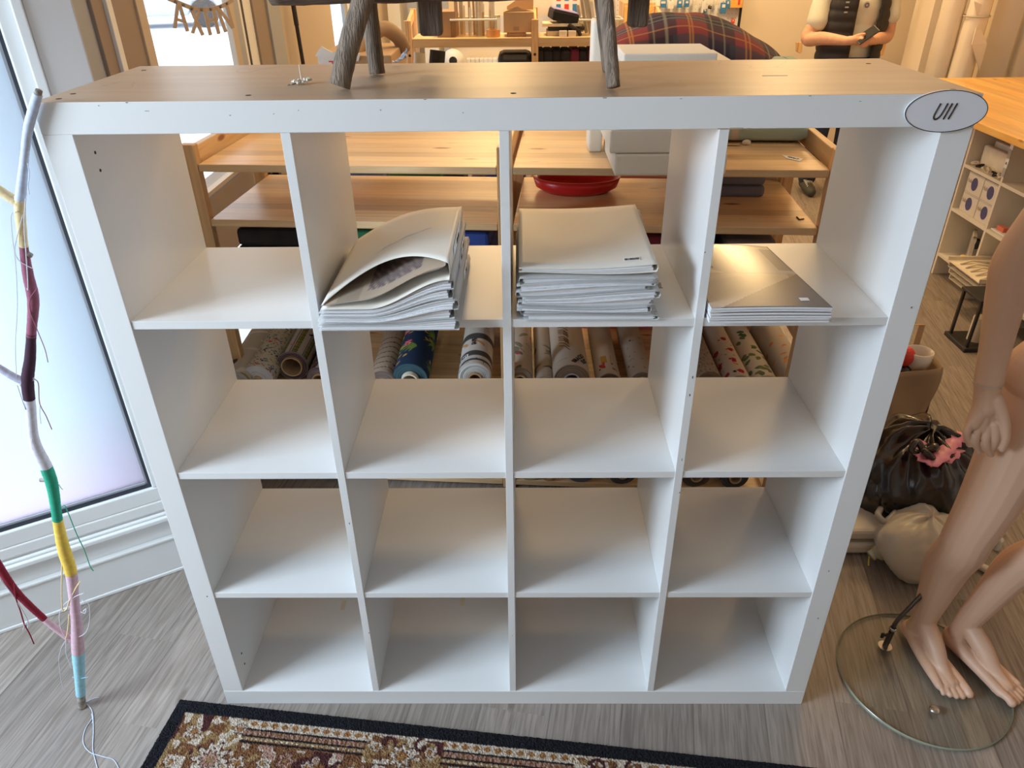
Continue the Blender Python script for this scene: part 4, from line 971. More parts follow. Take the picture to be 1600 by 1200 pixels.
# folded fabrics between the boards
def folded(label, name, m_, p, sx, sy, h, layers=3, grp=None, rz=0, cat='folded fabric'):
    t = thing(name, label, cat, tuple(p), ang+rz, grp)
    for i in range(layers):
        z0 = h*i/layers; z1 = h*(i+1)/layers-.001
        q = .003*((i*7) % 3)
        MB().box((-sx/2+q, -sy/2+q*.5, z0), (sx/2-q*.5, sy/2, z1)).build('layer', m_, t, local=True, bevel=min(.012, (z1-z0)*.48))
    return t
folded('dark brown folded fabric under the lower pine board at the left', 'folded_fabric', 'dark_cloth', PU(.22, .24, .78), .34, .42, .165, 3, 'folded fabrics under the lower pine board')
folded('green folded fabric behind the curling folder under the pine board', 'folded_fabric', 'green_cloth', PU(.50, .25, .78), .20, .42, .16, 3, 'folded fabrics under the lower pine board')
folded('blue folded fabric left of the middle pine post', 'folded_fabric', 'blue_cloth', PU(.735, .25, .78), .22, .42, .16, 3, 'folded fabrics under the lower pine board')
folded('maroon folded fabric beneath the lower right pine board', 'folded_fabric', 'maroon_cloth', PU(1.28, .25, .78), .46, .42, .16, 4, 'folded fabrics under the lower pine board')
folded('grey folded fabric beneath the lower right pine board near the right post', 'folded_fabric', 'grey_cloth', PU(1.62, .25, .78), .16, .42, .15, 3, 'folded fabrics under the lower pine board')
bolts = [(.34, .14, 'light_blue_cloth', 'light blue'), (.52, .20, 'green_cloth', 'green'), (.665, .08, 'matte_black', 'black'), (.75, .05, 'grey_cloth', 'grey'), (.85, .14, 'blue_cloth', 'dark blue'), (1.30, .34, 'pink_cloth', 'salmon pink')]
for x, ww, m_, nn in bolts:
    pw = PU(x, DP+.10, 0); t = thing('fabric_bolt', nn+' fabric bolt standing behind the pine unit', 'fabric bolt', tuple(pw), ang, 'fabric bolts standing behind the pine unit')
    box((-ww/2, -.05, 0), (ww/2, .05, .985)).build('fabric', m_, t, local=True, bevel=.02)
# things on the boards
p = at(900, 298, z=ZL); t = thing('red_tray', 'oval red plastic tray on the lower pine board', 'tray', tuple(p), ang)
mb = MB(); S_ = Matrix.Diagonal((1.5, 1.0, 1)); mb.lathe([(0, .004), (.065, .004), (.085, .022), (.092, .050), (.096, .050), (.089, .018), (.068, .0), (0, 0)], (0,0,0), 40, S_); mb.build('tray', 'red_plastic', t, local=True, smooth=True)
MB().tube([(-.05, -.02, .012), (.08, .01, .016)], .004, 8).build('handle_slot', 'blue_cloth', t, local=True)
folded('grey folded cloth on the right of the lower pine board', 'folded_cloth', 'grey_cloth', PU(L2(at(1155, 310, z=ZL)).x-.02, L2(at(1155, 310, z=ZL)).y+.09, ZL), .20, .16, .075, 2)
MB().tube([tuple(at(*q, z=ZL+.002)) for q in ((1245, 339), (1249, 343), (1256, 342))], .0022, 6).build('bent_pin', 'dark_steel', **tg('small dark bent pin lying on the lower pine board', 'pin'))
mb = MB(); q0, q1, q2, q3 = [at(*q, z=ZT+.0015) for q in ((1222, 242), (1228, 247), (1250, 252), (1255, 248))]
mb.add([q0, q1, q2, q3], [(0, 1, 2, 3)]); t = thing('price_strip', 'small white paper price strip lying on the upper pine board', 'label', tuple(q0)); mb.build('strip', 'label_white', t, solid=.001)
mb = MB(); text(mb, 'VIRKAT', .011, (q0+q1+q2+q3)/4+Vector((0, 0, .001)), (q2-q1), (q0-q1)-(q2-q1)*((q0-q1).dot(q2-q1)/(q2-q1).length_squared)); mb.build('lettering', 'black_ink', t)
# mint fabric bundle with a cord
pm = at(1180, 226, z=ZT); t = thing('fabric_bundle', 'mint green printed fabric bundle at the right end of the upper pine board', 'folded fabric', (pm.x, pm.y+.13, ZT), ang)
for i in range(4):
    NX, NY = 50, 40; w_, d_ = .34-.01*i, .24; mb = MB(); mb.tube([], [], 3) if False else None
    def f(u, v, i=i, w_=w_):
        a = 2*PI*v; cx2 = math.cos(a); s2 = math.sin(a); sq = lambda q: math.copysign(abs(q)**.45, q)
        return (lerp(-w_/2, w_/2, u), sq(cx2)*.12, .030+.056*i+sq(s2)*.0275*min(1, 6*min(u, 1-u)+.55))
    mb.grid(f, NX, NY); cols = np.zeros(((NX+1)*(NY+1), 3)); cols[:] = (.38, .46, .38); q = 0
    for a in range(NX+1):
        for b_ in range(NY+1):
            if abs(a/NX*w_ % .012-.006) < .003 and abs((b_/NY % .25)-.12) < .02: cols[q] = (.45, .10, .07)
            if i > 1 and abs(math.sin(a*.35+b_*.5)) < .10: cols[q] = (.05, .06, .08)
            if .30 < a/NX < .37: cols[q] = (.60, .48, .40)
            q += 1
    n1 = len(mb.v); mb.f.append(tuple(range(NY))); mb.mi.append(0); mb.f.append(tuple(NX*(NY+1)+k for k in range(NY))); mb.mi.append(0)
    mb.build('fold', 'printed_fabric', t, local=True, smooth=True, colors=cols)
MB().ell((-.02, -.135, .008), (.014, .010, .008), None, 8).build('cord_knot', 'white_cloth', t, local=True, smooth=True)
# foam blocks
fl_ = at(957, 275, z=ZT).x; fyy = at(1000, 275, z=ZT).y
lay = [(.0, .058, .004, 'bottommost thick foam block'), (.059, .062, -.012, 'second foam block, jutting to the left'), (.122, .050, .004, 'third foam block from the bottom'), (.173, .050, -.002, 'fourth foam block from the bottom'), (.224, .052, .006, 'fifth foam block, just beneath the topmost')]
zt_ = at(1050, 95, y=fyy).z
for z0, h, dx, nn in lay:
    if ZT+z0+h > zt_+.03: h = zt_+.03-ZT-z0
    MB().box((fl_+dx, fyy+.004*abs(dx)*50, ZT+z0), (fl_+dx+.30, fyy+.30, ZT+z0+h)).build('foam_block', 'foam', bevel=.006, **tg(nn+' of the stack on the pine unit', 'foam block', 'foam blocks stacked on the pine unit'))
ztop_ = at(1122, 83, y=fyy).z; zb0 = ZT+.2765
q1 = at(975, 84, y=fyy).x; q2 = at(1122, 83, y=fyy).x
MB().box((q1, fyy, zb0), (q2, fyy+.20, ztop_)).build('foam_block', 'foam', bevel=.004, **tg('topmost wide foam block of the stack on the pine unit', 'foam block', 'foam blocks stacked on the pine unit'))
MB().box((q1-.055, fyy+.26, ZT), (q1-.015, fyy+.36, at(985, 30, y=fyy+.30).z)).build('foam_sheet', 'foam', bevel=.006, **tg('upright foam sheet behind the foam stack by the plaid cushion', 'foam sheet'))
# plaid cushion
pc = thing('plaid_cushion', 'large red and navy plaid cushion lying behind the foam blocks', 'cushion', (1.40, 1.36, 1.39))
NX, NY = 130, 90
ya, yb = 1.18, 1.78
cpts = lambda u, v: None
xl = lambda v: lerp(1.03, 1.07, v); xr = lambda v: lerp(1.60, 1.70, v)
def prof_(u, v):
    e_ = (math.sin(PI*u)**.42)*(math.sin(PI*v)**.38)
    return e_
zc_ = ZT+.215
def top(u, v):
    h = .128*prof_(u, v)*(1-.28*(u-.42)) ; sag = -.055*max(0, u-.5)*2
    return (lerp(xl(v), xr(v), u)-.012*math.sin(PI*v)*(1-2*u), lerp(ya, yb, v)+.015*math.sin(PI*u)*(1-2*v), zc_+h+sag+.004*math.sin(17*u+6*v)+.07*(1-u)**3*0)
def bot(u, v):
    p = top(u, v); h = .10*prof_(u, v); return (p[0], p[1], zc_-h-.055*max(0, u-.5)*2)
cols = []
for i in range(NX+1):
    for j in range(NY+1):
        u, v = i/NX, j/NY; a, b_ = u*.62, v*.62
        red = np.array((.20, .026, .032)); navy = np.array((.006, .012, .035)); teal = np.array((.02, .045, .065))
        pa, pb = (a+.05) % .19, (b_+.02) % .19
        c0 = red.copy()
        if pa < .09: c0 = c0*.25+navy*.75
        if pb < .085: c0 = c0*.3+(teal if pa > .075 else navy)*.6
        for q, wv in ((.018, 0), (.058, 0)):
            if abs(pa-q) < .0028 or abs(pb-q) < .0028: c0 = c0*.5+np.array((.30, .30, .22))*.5
        if abs(pa-.13) < .0022 or abs(pb-.13) < .0022 or abs(pa-.14) < .0022 : c0 = c0*.5+np.array((.62, .28, .05))*.5
        cols.append(c0)
mb = MB(); mb.grid(top, NX, NY); mb.grid(bot, NX, NY)
mb.build('cover', 'printed_fabric', pc, smooth=True, colors=np.array(cols+cols))
MB().tube([top(0, v/20) for v in range(21)]+[top(u/20, 1) for u in range(1, 21)]+[top(1, 1-v/20) for v in range(1, 21)]+[top(1-u/20, 0) for u in range(1, 21)], .004, 6).build('piping', 'maroon_cloth', pc, smooth=True)
folded('pale folded blanket under the plaid cushion', 'folded_blanket', 'white_cloth', (1.50, 1.52, 0), .40, .34, 1.29, 6, None, 0, 'blanket')

# ================================================================== second pine unit and what stands on it
UY = 4.15; Z2 = at(825, 62, y=UY).z
xm = at(836, 80, y=UY).x; xl2 = at(640, 80, y=UY).x
sec = xm-xl2-.044
p2 = thing('pine_shelf_unit', 'pine shelving unit farther back carrying bins and boxes', 'shelving unit', (xl2, UY, 0))
for k in range(3):
    x = k*(sec+.044)
    for y in (0, .29): box((x-.022, y, 0), (x+.022, y+.032, Z2+.14+(.03 if y else -.02))).build('post', 'pine_post', p2, local=True, bevel=.003)
    mb = MB(); mb.prism([(.03, Z2+.06), (.29, Z2+.11), (.29, Z2+.165), (.03, Z2+.115)], (x-.010, 0, 0), (0,1,0), (0,0,1), (.02,0,0)); mb.build('side_rail', 'pine_y', p2, local=True)
    MB().cyl((x-.001, -.001, Z2-.09), (x-.001, .002, Z2-.09), .009, 14).build('dowel_hole', 'dark_hole', p2, local=True)
for z in (Z2+.012, .55, .1):
    for k in range(2): x = k*(sec+.044)+.023; box((x, 0, z-.055 if z > 1 else z-.02), (x+sec-.002, .32, z)).build('shelf', 'pine', p2, local=True, bevel=.003)
ZS = Z2+.0125
def w2(u, v, y=UY+.12): return at(u, v, y=y)
def bin_(label, u0, u1, vt, y, m_='plastic_clear'):
    a, b_ = at(u0, 60, y=y).x, at(u1, 60, y=y).x; h = at((u0+u1)/2, vt, y=y).z-ZS
    t = thing('storage_bin', label, 'bin', ((a+b_)/2, y+.1, ZS))
    mb = MB(); mb.box((a, y, ZS), (b_, y+.20, ZS+.004)); mb.box((a, y, ZS+.004), (b_, y+.003, ZS+h)).box((a, y+.197, ZS+.004), (b_, y+.20, ZS+h)).box((a, y+.003, ZS+.004), (a+.003, y+.197, ZS+h)).box((b_-.003, y+.003, ZS+.004), (b_, y+.197, ZS+h))
    mb.build('shell', m_, t)
    mb = MB(); r_ = .006; mb.tube([(a, y, ZS+h), (b_, y, ZS+h), (b_, y+.2, ZS+h), (a, y+.2, ZS+h), (a, y, ZS+h)], r_, 6); mb.build('rim', 'white_pack', t)
    return t, a, b_, h
t, a, b_, h = bin_('clear storage bin full of pale rulers and rolled strips', 705, 776, 31, UY+.05)
rr = random.Random(3)
for k in range(26):
    x = lerp(a+.02, b_-.02, rr.random()); yy2 = UY+.07+rr.random()*.15; L_ = h+.03+rr.random()*.12; dx = (rr.random()-.5)*.06
    MB().box((-.008, -.001, 0), (.008, .001, L_), Matrix.Translation((x, yy2, ZS+.005)) @ Matrix.Rotation(dx, 4, 'Y') @ Matrix.Rotation((rr.random()-.5)*.8, 4, 'Z')).build('paper_strip', ['cream_things', 'cardboard', 'white_pack', 'pale_side'][k % 4], **tg('one of the thin pale strips standing in the left clear bin', 'strip', 'strips in the left clear bin'))
t, a, b_, h = bin_('clear storage bin of cream fabric strips beside the bench leg', 905, 972, 31, UY+.05)
for k in range(22):
    x = lerp(a+.02, b_-.02, rr.random()); yy2 = UY+.07+rr.random()*.15; L_ = h+.05+rr.random()*.12; dx = -.35+(rr.random()-.5)*.2
    MB().box((-.010, -.002, 0), (.010, .002, L_), Matrix.Translation((x, yy2, ZS+.012)) @ Matrix.Rotation(dx*.5, 4, 'Y')).build('paper_strip', ['cream_things', 'white_pack', 'pale_side'][k % 3], **tg('one of the cream strips leaning in the right clear bin', 'strip', 'strips in the right clear bin'))
def cbox(label, u0, u1, vt, vb, y, m_='cardboard', d=.2, z0=None, flaps=False):
    a, b_ = at(u0, 50, y=y).x, at(u1, 50, y=y).x; zt2 = at((u0+u1)/2, vt, y=y).z; zb2 = ZS if z0 is None else z0
    t = thing('cardboard_box', label, 'box', ((a+b_)/2, y+d/2, zb2)); box((a, y, zb2), (b_, y+d, zt2)).build('carton', m_, t, bevel=.003)
    if flaps:
        mb = MB(); mb.prism([(a-.004, zt2), ((a+b_)/2-.01, zt2+.035), ((a+b_)/2+.02, zt2+.02), (b_, zt2+.004)], (0, y-.002, 0), (1,0,0), (0,0,1), (0, .004, 0)); mb.build('flap', m_, t)
        mb = MB(); mb.prism([(a+.02, zt2), (a+.02, zt2+.02), (b_-.0, zt2+.13), (b_, zt2)], (0, y+d, 0), (1,0,0), (0,0,1), (0, .004, 0)); mb.build('flap', m_, t)
        box((a+(b_-a)*.32, y-.001, zb2+(zt2-zb2)*.1), (a+(b_-a)*.52, y, zb2+(zt2-zb2)*.3)).build('tape', 'cardboard_dark', t)
    return t, zt2
cbox('brown cardboard tray behind the left clear bin', 683, 712, 18, 60, UY+.07, 'cardboard_dark')
t, zt3 = cbox('dark flat carton under the open cardboard box', 792, 822, 51, 60, UY+.06, 'cardboard_dark')
cbox('open cardboard box with raised flaps on the far pine unit', 787, 834, 19, 51, UY+.05, 'cardboard', z0=zt3+.001, flaps=True)
pt = at(773, 62, y=UY+.05); t = thing('tape_roll', 'translucent orange roll of tape at the front of the far unit', 'tape', (pt.x, pt.y, ZS)); mb = MB(); mb.lathe([(.028, 0), (.045, 0), (.045, .045), (.028, .045), (.028, 0)], (pt.x-.01, UY+.06, ZS)); mb.build('roll', 'orange_tape', t, smooth=False)
pt = at(777, 50, y=UY+.12); t = thing('glass_jar', 'small clear jar behind the orange tape roll', 'jar', (pt.x, UY+.15, ZS)); MB().lathe([(0, .002), (.022, .002), (.022, .10), (.018, .11)], (pt.x, UY+.15, ZS)).build('jar', 'plastic_clear', t, smooth=True); MB().lathe([(0, .125), (.02, .125), (.02, .11), (0, .11)], (pt.x, UY+.15, ZS)).build('lid', 'cream_things', t)
# pile of books and gadgets
pt = at(880, 55, y=UY+.12)
for k, (dx, h0, h1, ww, m_, nn) in enumerate([(0, 0, .03, .11, 'pale_side', 'bottommost pale board of the small pile'), (.02, .031, .055, .12, 'matte_black', 'black case in the middle of the small pile'), (-.01, .056, .075, .13, 'cream_things', 'cream notebook in the small pile')]):
    MB().box((pt.x+dx-ww, UY+.08, ZS+h0), (pt.x+dx+ww, UY+.26, ZS+h1)).build('flat_case', m_, bevel=.002, **tg(nn+' on the far unit', 'case', 'pile of flat things on the far unit'))
t = thing('black_case', 'black zip case with a purple lid on top of the small pile', 'case', (pt.x, UY+.16, ZS+.076))
mx_ = Matrix.Translation((pt.x+.0, UY+.16, ZS+.115)) @ Matrix.Rotation(.22, 4, 'Y') @ Matrix.Rotation(.15, 4, 'Z')
MB().box((-.09, -.09, -.035), (.09, .09, .03), mx_).build('case', 'matte_black', t, bevel=.012); MB().box((-.085, -.085, .031), (.085, .085, .036), mx_).build('lid', 'purple_print', t)
MB().tube([(pt.x+.03, UY+.06, ZS+.07), (pt.x+.10, UY+.05, ZS+.03), (pt.x+.11, UY+.07, ZS+.006)], .012, 8).build('strap', 'matte_black', **tg('black strap hanging over the small pile on the far unit', 'strap'))
for k in range(2): MB().box((pt.x-.03+.06*k, UY+.02, ZS), (pt.x+.02+.06*k, UY+.07, ZS+.035)).build('small_box', 'plastic_wrap', bevel=.002, **tg(['left small wrapped box before the black case', 'right small wrapped box before the black case'][k], 'box', 'small boxes on the far unit'))
# under the shelf
pt = at(795, 93, y=UY+.1); t = thing('carry_case', 'rounded black case under the far shelf left of its middle post', 'case', (pt.x, pt.y, .55)); box((pt.x-.075, UY+.04, .551), (pt.x+.16, UY+.28, at(790, 83, y=UY+.05).z)).build('shell', 'black_plastic', t, bevel=.04)
for k in range(7):
    x = at(842+k*14, 90, y=UY+.05).x; t = thing('garment', ['first', 'second', 'third', 'fourth', 'fifth', 'sixth', 'seventh'][k]+' dark garment from the left under the far shelf', 'garment', (x, UY+.15, .551), 0, 'dark garments under the far shelf')
    box((x-.032, UY+.04+.01*(k % 3), .551), (x+.031, UY+.27, Z2-.065-.008*(k % 2))).build('cloth', ['dark_cloth', 'matte_black', 'dark_cloth', 'dark_cloth', 'maroon_cloth', 'matte_black', 'maroon_cloth'][k], t, bevel=.015)
for k, (u, v, m_, nn) in enumerate([(655, 95, 'pale_side', 'pale striped'), (683, 92, 'dark_cloth', 'dark speckled')]):
    p = at(u, v, y=UY-.3-.2*k); d = Vector((.06, .08, .45)); MB().tube([p-d*((p.z-.05)/.45), p+d*.10], .035+.012*k, 20).build('fabric_roll', m_, smooth=False, **tg(nn+' roll leaning before the far pine unit', 'fabric roll'))
# radiator at the back wall
t = thing('radiator', 'white ribbed radiator low on the back wall', 'radiator', (at(760, 90, y=5.45).x, 5.5, .3)); xr_ = at(728, 90, y=5.45).x; xr2 = at(790, 90, y=5.45).x
for k in range(9): x = lerp(xr_, xr2, (k+.5)/9); box((x-.018, 5.46, .35), (x+.018, 5.53, .85)).build('fin', 'radiator', t, bevel=.008)
p = at(708, 95, y=5.3); t = thing('fan', 'small round white fan with a dark hub near the radiator', 'fan', (p.x, 5.35, 0)); MB().lathe([(0, .0), (.08, 0), (.09, .03), (.02, .035), (0, .035)], (p.x, 5.33, p.z), 28, Matrix.Rotation(PI/2, 3, 'X')).build('housing', 'white_pack', t, smooth=True)
MB().lathe([(0, .04), (.03, .04), (.035, .03)], (p.x, 5.33, p.z), 20, Matrix.Rotation(PI/2, 3, 'X')).build('hub', 'matte_black', t); MB().cyl((p.x, 5.36, 0), (p.x, 5.36, p.z-.05), .012).build('stand', 'white_pack', t)
# wall shelf with posters and the pegboard
x0, x1 = at(955, 20, y=5.4).x, at(1161, 20, y=5.4).x
pb = thing('pegboard', 'white pegboard on the back wall hung with small packets', 'pegboard', ((x0+x1)/2, 5.5, .9))
box((x0, 5.50, .85), (x1, 5.53, 1.9)).build('panel', 'white_pack', pb); box((x1-.006, 5.485, .85), (x1+.012, 5.53, 1.9)).build('edge_strip', 'matte_black', pb)
mb = MB()
for i in range(34):
    for j in range(10): mb.cyl((x0+.03+i*(x1-x0-.06)/33, 5.4995, .95+j*.035), (x0+.03+i*(x1-x0-.06)/33, 5.501, .95+j*.035), .004, 6)
mb.build('holes', 'pale_side', pb)
packs = [(1036, 0, 12, 'blue_pack', 12), (1048, 2, 14, 'white_pack', 10), (1062, 0, 12, 'blue_pack', 9), (1073, 0, 11, 'blue_pack', 9), (1085, 0, 8, 'pale_box', 6), (1099, 2, 20, 'white_pack', 8), (1101, 14, 21, 'blue_pack', 7), (1109, 9, 14, 'matte_black', 5), (1118, 0, 7, 'pale_box', 7), (1130, 4, 21, 'blue_pack', 11), (1137, 0, 13, 'blue_pack', 8), (1145, 30, 37, 'red_pack', 6), (1152, 0, 12, 'orange_pack', 18), (1088, 22, 26, 'silver', 12), (1070, 23, 27, 'cream_things', 10)]
for k, (u, v0, v1, m_, wd) in enumerate(packs):
    a = at(u-wd/2, v1, y=5.46); b2 = at(u+wd/2, v0, y=5.46); n_ = {'blue_pack': 'blue', 'white_pack': 'white', 'pale_box': 'beige', 'matte_black': 'black', 'red_pack': 'red', 'orange_pack': 'orange', 'silver': 'silver', 'cream_things': 'cream'}[m_]
    ordn = ['leftmost', 'second', 'third', 'fourth', 'fifth', 'sixth', 'seventh', 'eighth', 'ninth', 'tenth', 'eleventh', 'twelfth', 'rightmost', 'low middle', 'low left'][k]
    t = thing('hanging_packet', '%s %s packet hanging on the white pegboard' % (ordn, n_), 'packet', ((a.x+b2.x)/2, 5.46, a.z), 0, 'packets on the pegboard')
    box((a.x, 5.45, a.z), (b2.x, 5.47, b2.z)).build('packet', m_, t, bevel=.003); box((a.x+.01, 5.449, lerp(a.z, b2.z, .55)), (b2.x-.01, 5.4502, lerp(a.z, b2.z, .85))).build('header', 'white_pack', t)
    MB().cyl(((a.x+b2.x)/2, 5.46, b2.z+.004), ((a.x+b2.x)/2, 5.505, b2.z+.004), .003, 8).build('hook', 'steel', t)
t = thing('orange_poster', 'yellow and red poster at the right top of the pegboard', 'poster', (at(1150, 5, y=5.44).x, 5.44, 1.25)); a = at(1141, 12, y=5.44); b2 = at(1160, -10, y=5.44)
MB().box((a.x, 5.435, a.z), (b2.x, 5.445, b2.z)).build('sheet', 'orange_pack', t); MB().box((a.x+.055, 5.434, a.z+.02), (b2.x-.01, 5.4352, b2.z)).build('picture', 'red_pack', t)
x0, x1 = at(705, 10, y=5.5).x, at(955, 10, y=5.5).x
MB().box((x0, 5.50, 1.0), (x1, 5.52, 1.165)).build('wall_board', 'wall_grey', **tg('grey board on the back wall behind the far shelf', 'board'))
t = thing('poster', 'white poster of blue and red pictures above the black case', 'poster', (at(885, 10, y=5.46).x, 5.46, 1.1)); a = at(863, 26, y=5.46); b2 = at(905, -12, y=5.46)
box((a.x, 5.455, a.z), (b2.x, 5.47, b2.z)).build('sheet', 'white_pack', t)
for k in range(6): x = lerp(a.x+.03, b2.x-.05, (k % 3)/2); z = a.z+.03+.085*(k//3); box((x, 5.452, z), (x+.035, 5.4555, z+.06)).build('picture', ['blue_pack', 'red_pack'][k % 2], t)
p = at(1026, 20, y=5.2); MB().tube([(p.x, 5.2, 0), (p.x, 5.2, 2.0)], .022, 16).build('white_pole', 'white_pack', smooth=True, **tg('white round pole standing before the pegboard left of the cushion', 'pole'))
t = thing('wooden_cabinet', 'pale wooden cabinet between the clear bin and the pegboard', 'cabinet', (at(1000, 30, y=5.1).x, 5.1, 0)); a = at(972, 60, y=5.0).x; b2 = at(1020, 60, y=5.0).x
box((a, 5.0, 0), (b2, 5.3, 1.28)).build('body', 'pine_post', t, bevel=.003)
for k in range(4): box((a+.005, 4.99, .12+.29*k), (b2-.005, 5.0, .39+.29*k)).build('drawer', 'counter_pine', t, bevel=.004)

# ---- left of it: microphone stand like pole, white carton with a cloth
p = at(457, 0, y=2.9); q = at(474, 102, y=2.9)
t = thing('black_stand', 'thin black telescopic stand before the beige wall panel', 'stand', (q.x+.12, 2.9, 0)); d = (q-p)
MB().tube([p-d*.9, p, p+d*.10], .006, 10).build('upper_tube', 'black_plastic', t); MB().tube([p+d*.08, p+d*.38], .012, 12).build('collar', 'black_plastic', t); MB().tube([p+d*.38, p+d*(p.z/(p.z-q.z))], .010, 12).build('lower_tube', 'black_plastic', t)
t = thing('carton', 'white carton with red lettering half full of brown cloth behind the bench', 'box', (.30, 2.0, 0))
xa, xb = at(497, 90, y=1.9).x, at(540, 90, y=1.9).x; xc = at(623, 90, y=2.1).x; zc2 = at(520, 87, y=1.9).z
box((xa, 1.9, 0), (xc, 2.3, zc2)).build('box', 'cardboard', t, bevel=.004); box((xa, 1.895, zc2-.35), (xb+.03, 1.90, zc2)).build('white_panel', 'white_pack', t)
mb = MB(); text(mb, 'Tref', .05, ((xa+xb)/2+.03, 1.893, at(515, 101, y=1.9).z-.005), (1,0,0), (0,0,1)); mb.build('lettering', 'red_pack', t)
mb = MB(); mb.prism([(xa-.01, zc2), (xa+.02, zc2+.035), (xa+.06, zc2+.012), (xb, zc2+.03), (xb+.06, zc2+.005), (xb+.05, zc2-.02)], (0, 1.89, 0), (1,0,0), (0,0,1), (0, .005, 0)); mb.build('torn_flap', 'white_pack', t)
mb = MB(); mb.tube(spline([(xb+.01, 2.0, zc2-.01), (xb+.05, 2.05, zc2+.035), (xb+.12, 2.1, zc2+.075), (xb+.17, 2.15, zc2+.04), (xc+.01, 2.2, zc2-.01)], 6), [.03]*25, 12); mb.build('cloth', 'kraft', **tg('bunched brown cloth lying in the white carton', 'cloth'), smooth=True)
# hanging wooden letters in the window
gt = thing('letter_garland', 'flat brown cut-out letters hanging on an arc inside the window', 'letter garland', (XW+.03, 1.70, 1.42))
gx = XW+.03
def G(u, v): p = at(u, v, x=gx); return (p.y, p.z)
def flat(poly, name='letter', m_='card_tan'):
    MB().prism([G(*p) for p in poly], (gx, 0, 0), (0,1,0), (0,0,1), (.004, 0, 0)).build(name, m_, gt)
def bar(a, b_, w_=4.2, name='letter'):
    (x0, y0), (x1, y1) = a, b_; d = math.hypot(x1-x0, y1-y0); nx, ny = -(y1-y0)/d*w_/2, (x1-x0)/d*w_/2
    return [(x0+nx, y0+ny), (x1+nx, y1+ny), (x1-nx, y1-ny), (x0-nx, y0-ny)]
def letter(bars):
    mb = MB()
    for k, (a, b_) in enumerate(bars): mb.prism([G(*p) for p in bar(a, b_)], (gx+.0002*k, 0, 0), (0,1,0), (0,0,1), (.004, 0, 0))
    mb.build('letter', 'card_tan', gt)
letter([((277, 6), (272, 44)), ((279, 6), (292, 49)), ((274, 30), (288, 34))])
letter([((297, 13), (316, 55)), ((311, 12), (300, 52))])
letter([((318, 14), (328, 55)), ((331, 13), (341, 53)), ((322, 33), (336, 31))])
letter([((338, 12), (352, 50)), ((340, 12), (363, 44)), ((353, 8), (363, 44))])
arc = [(263, -2), (275, 3), (287, 8), (300, 13), (315, 15), (330, 14), (345, 10), (355, 5), (363, 0)]
mb = MB()
for a, b_ in zip(arc, arc[1:]): mb.prism([G(*p) for p in bar(a, b_, 6)], (gx-.0005, 0, 0), (0,1,0), (0,0,1), (.004, 0, 0))
mb.build('arc_strip', 'card_tan', gt)
for a in arc[1:-1]: mb = MB(); p = at(a[0], a[1], x=gx+.006); mb.ell(p, (.003, .010, .006), None, 6); mb.build('knot', 'garland_grey', gt)

# ================================================================== counter and the white cube shelves at the right
ct = thing('counter', 'bright pine counter top at the right edge behind the bookcase', 'counter', (3.6, 2.6, .87))
box((3.03, 1.0, .865), (4.2, 3.93, .90)).build('worktop', 'counter_pine', ct, bevel=.003)
box((4.15, 1.0, 0), (4.19, 3.9, .865)).build('rear_leg', 'white_furniture', ct)
box((3.05, 3.60, 0), (3.09, 3.64, .865)).build('leg', 'white_furniture', ct)
cs = thing('cube_shelf', 'white open cube shelf under the pine counter filled with craft goods', 'shelf', (3.36, 2.3, 0))
XF, XB = 3.17, 3.56
ys = [1.43, 1.785, 2.14, 2.495, 2.85]
for y in ys: box((XF, y-.008, 0), (XB, y+.008, .864)).build('upright', 'white_furniture', cs, bevel=.001)
for z in (.12, .385, .625): 
    for y0, y1 in zip(ys, ys[1:]): box((XF+.001, y0+.008, z-.008), (XB, y1-.008, z+.008)).build('shelf', 'white_furniture', cs)
box((XB, 1.43, .12), (XB+.006, 2.85, .864)).build('back_panel', 'white_furniture', cs)
def put_box(name, label, cat, lo, hi, m_, grp=None, bev=.003): return box(lo, hi).build(name, m_, bevel=bev, **tg(label, cat, grp))
# boxes with an oval print
rows_ = [(2.66, .394, 'lower left'), (2.66, .500, 'upper left'), (2.505, .394, 'lower right'), (2.505, .500, 'upper right')]
for y, z, nn in rows_:
    t = thing('craft_box', nn+' pale box with a dark oval print in the cube shelf', 'box', (3.33, y+.07, z), 0, 'pale boxes in the cube shelf')
    box((XF+.02, y, z), (XB-.02, y+.150, z+.104)).build('carton', 'pale_box', t, bevel=.002)
    mb = MB(); mb.prism([(.028*math.cos(2*PI*k/20), .034*math.sin(2*PI*k/20)) for k in range(20)], (XF+.0185, y+.075, z+.052), (0,1,0), (0,0,1), (.002, 0, 0)); mb.build('oval_print', 'navy_print', t)
    mb = MB(); text(mb, 'Hab', .03, (XF+.0185, y+.128, z+.06), (0,-1,0), (0,0,1)); mb.build('lettering', 'pale_side', t)
    box((XF+.018, y+.002, z+.098), (XF+.0205, y+.148, z+.100)).build('lid_line', 'pale_side', t)
# cotton bags and yarn on the top row
t = thing('cotton_bag', 'folded cream cotton bags on the top row of the cube shelf', 'bag', (3.36, 2.68, .634))
for k in range(3): box((XF+.06+.05*k, 2.53, .634), (XF+.085+.05*k, 2.82, .74+.02*k)).build('bag', 'cream_things', t, bevel=.006)
for k in range(6):
    t = thing('yarn_skein', ['first', 'second', 'third', 'fourth', 'fifth', 'sixth'][k]+' loose skein from the left on the cube shelf top row', 'skein', (3.2, 2.8-.05*k, .634), 0, 'skeins on the cube shelf')
    mb = MB(); P = [(XF+.03+.014*math.cos(a)+.008*math.sin(3*a), 2.80-.05*k+.024*math.sin(a), .645+.006*math.sin(2*a+k)) for a in np.linspace(0, 12, 60)]
    mb.tube(P, .0045, 6); mb.build('yarn', ['cream_things', 'matte_black', 'cream_things', 'white_cloth', 'matte_black', 'cream_things'][k], t, smooth=True)
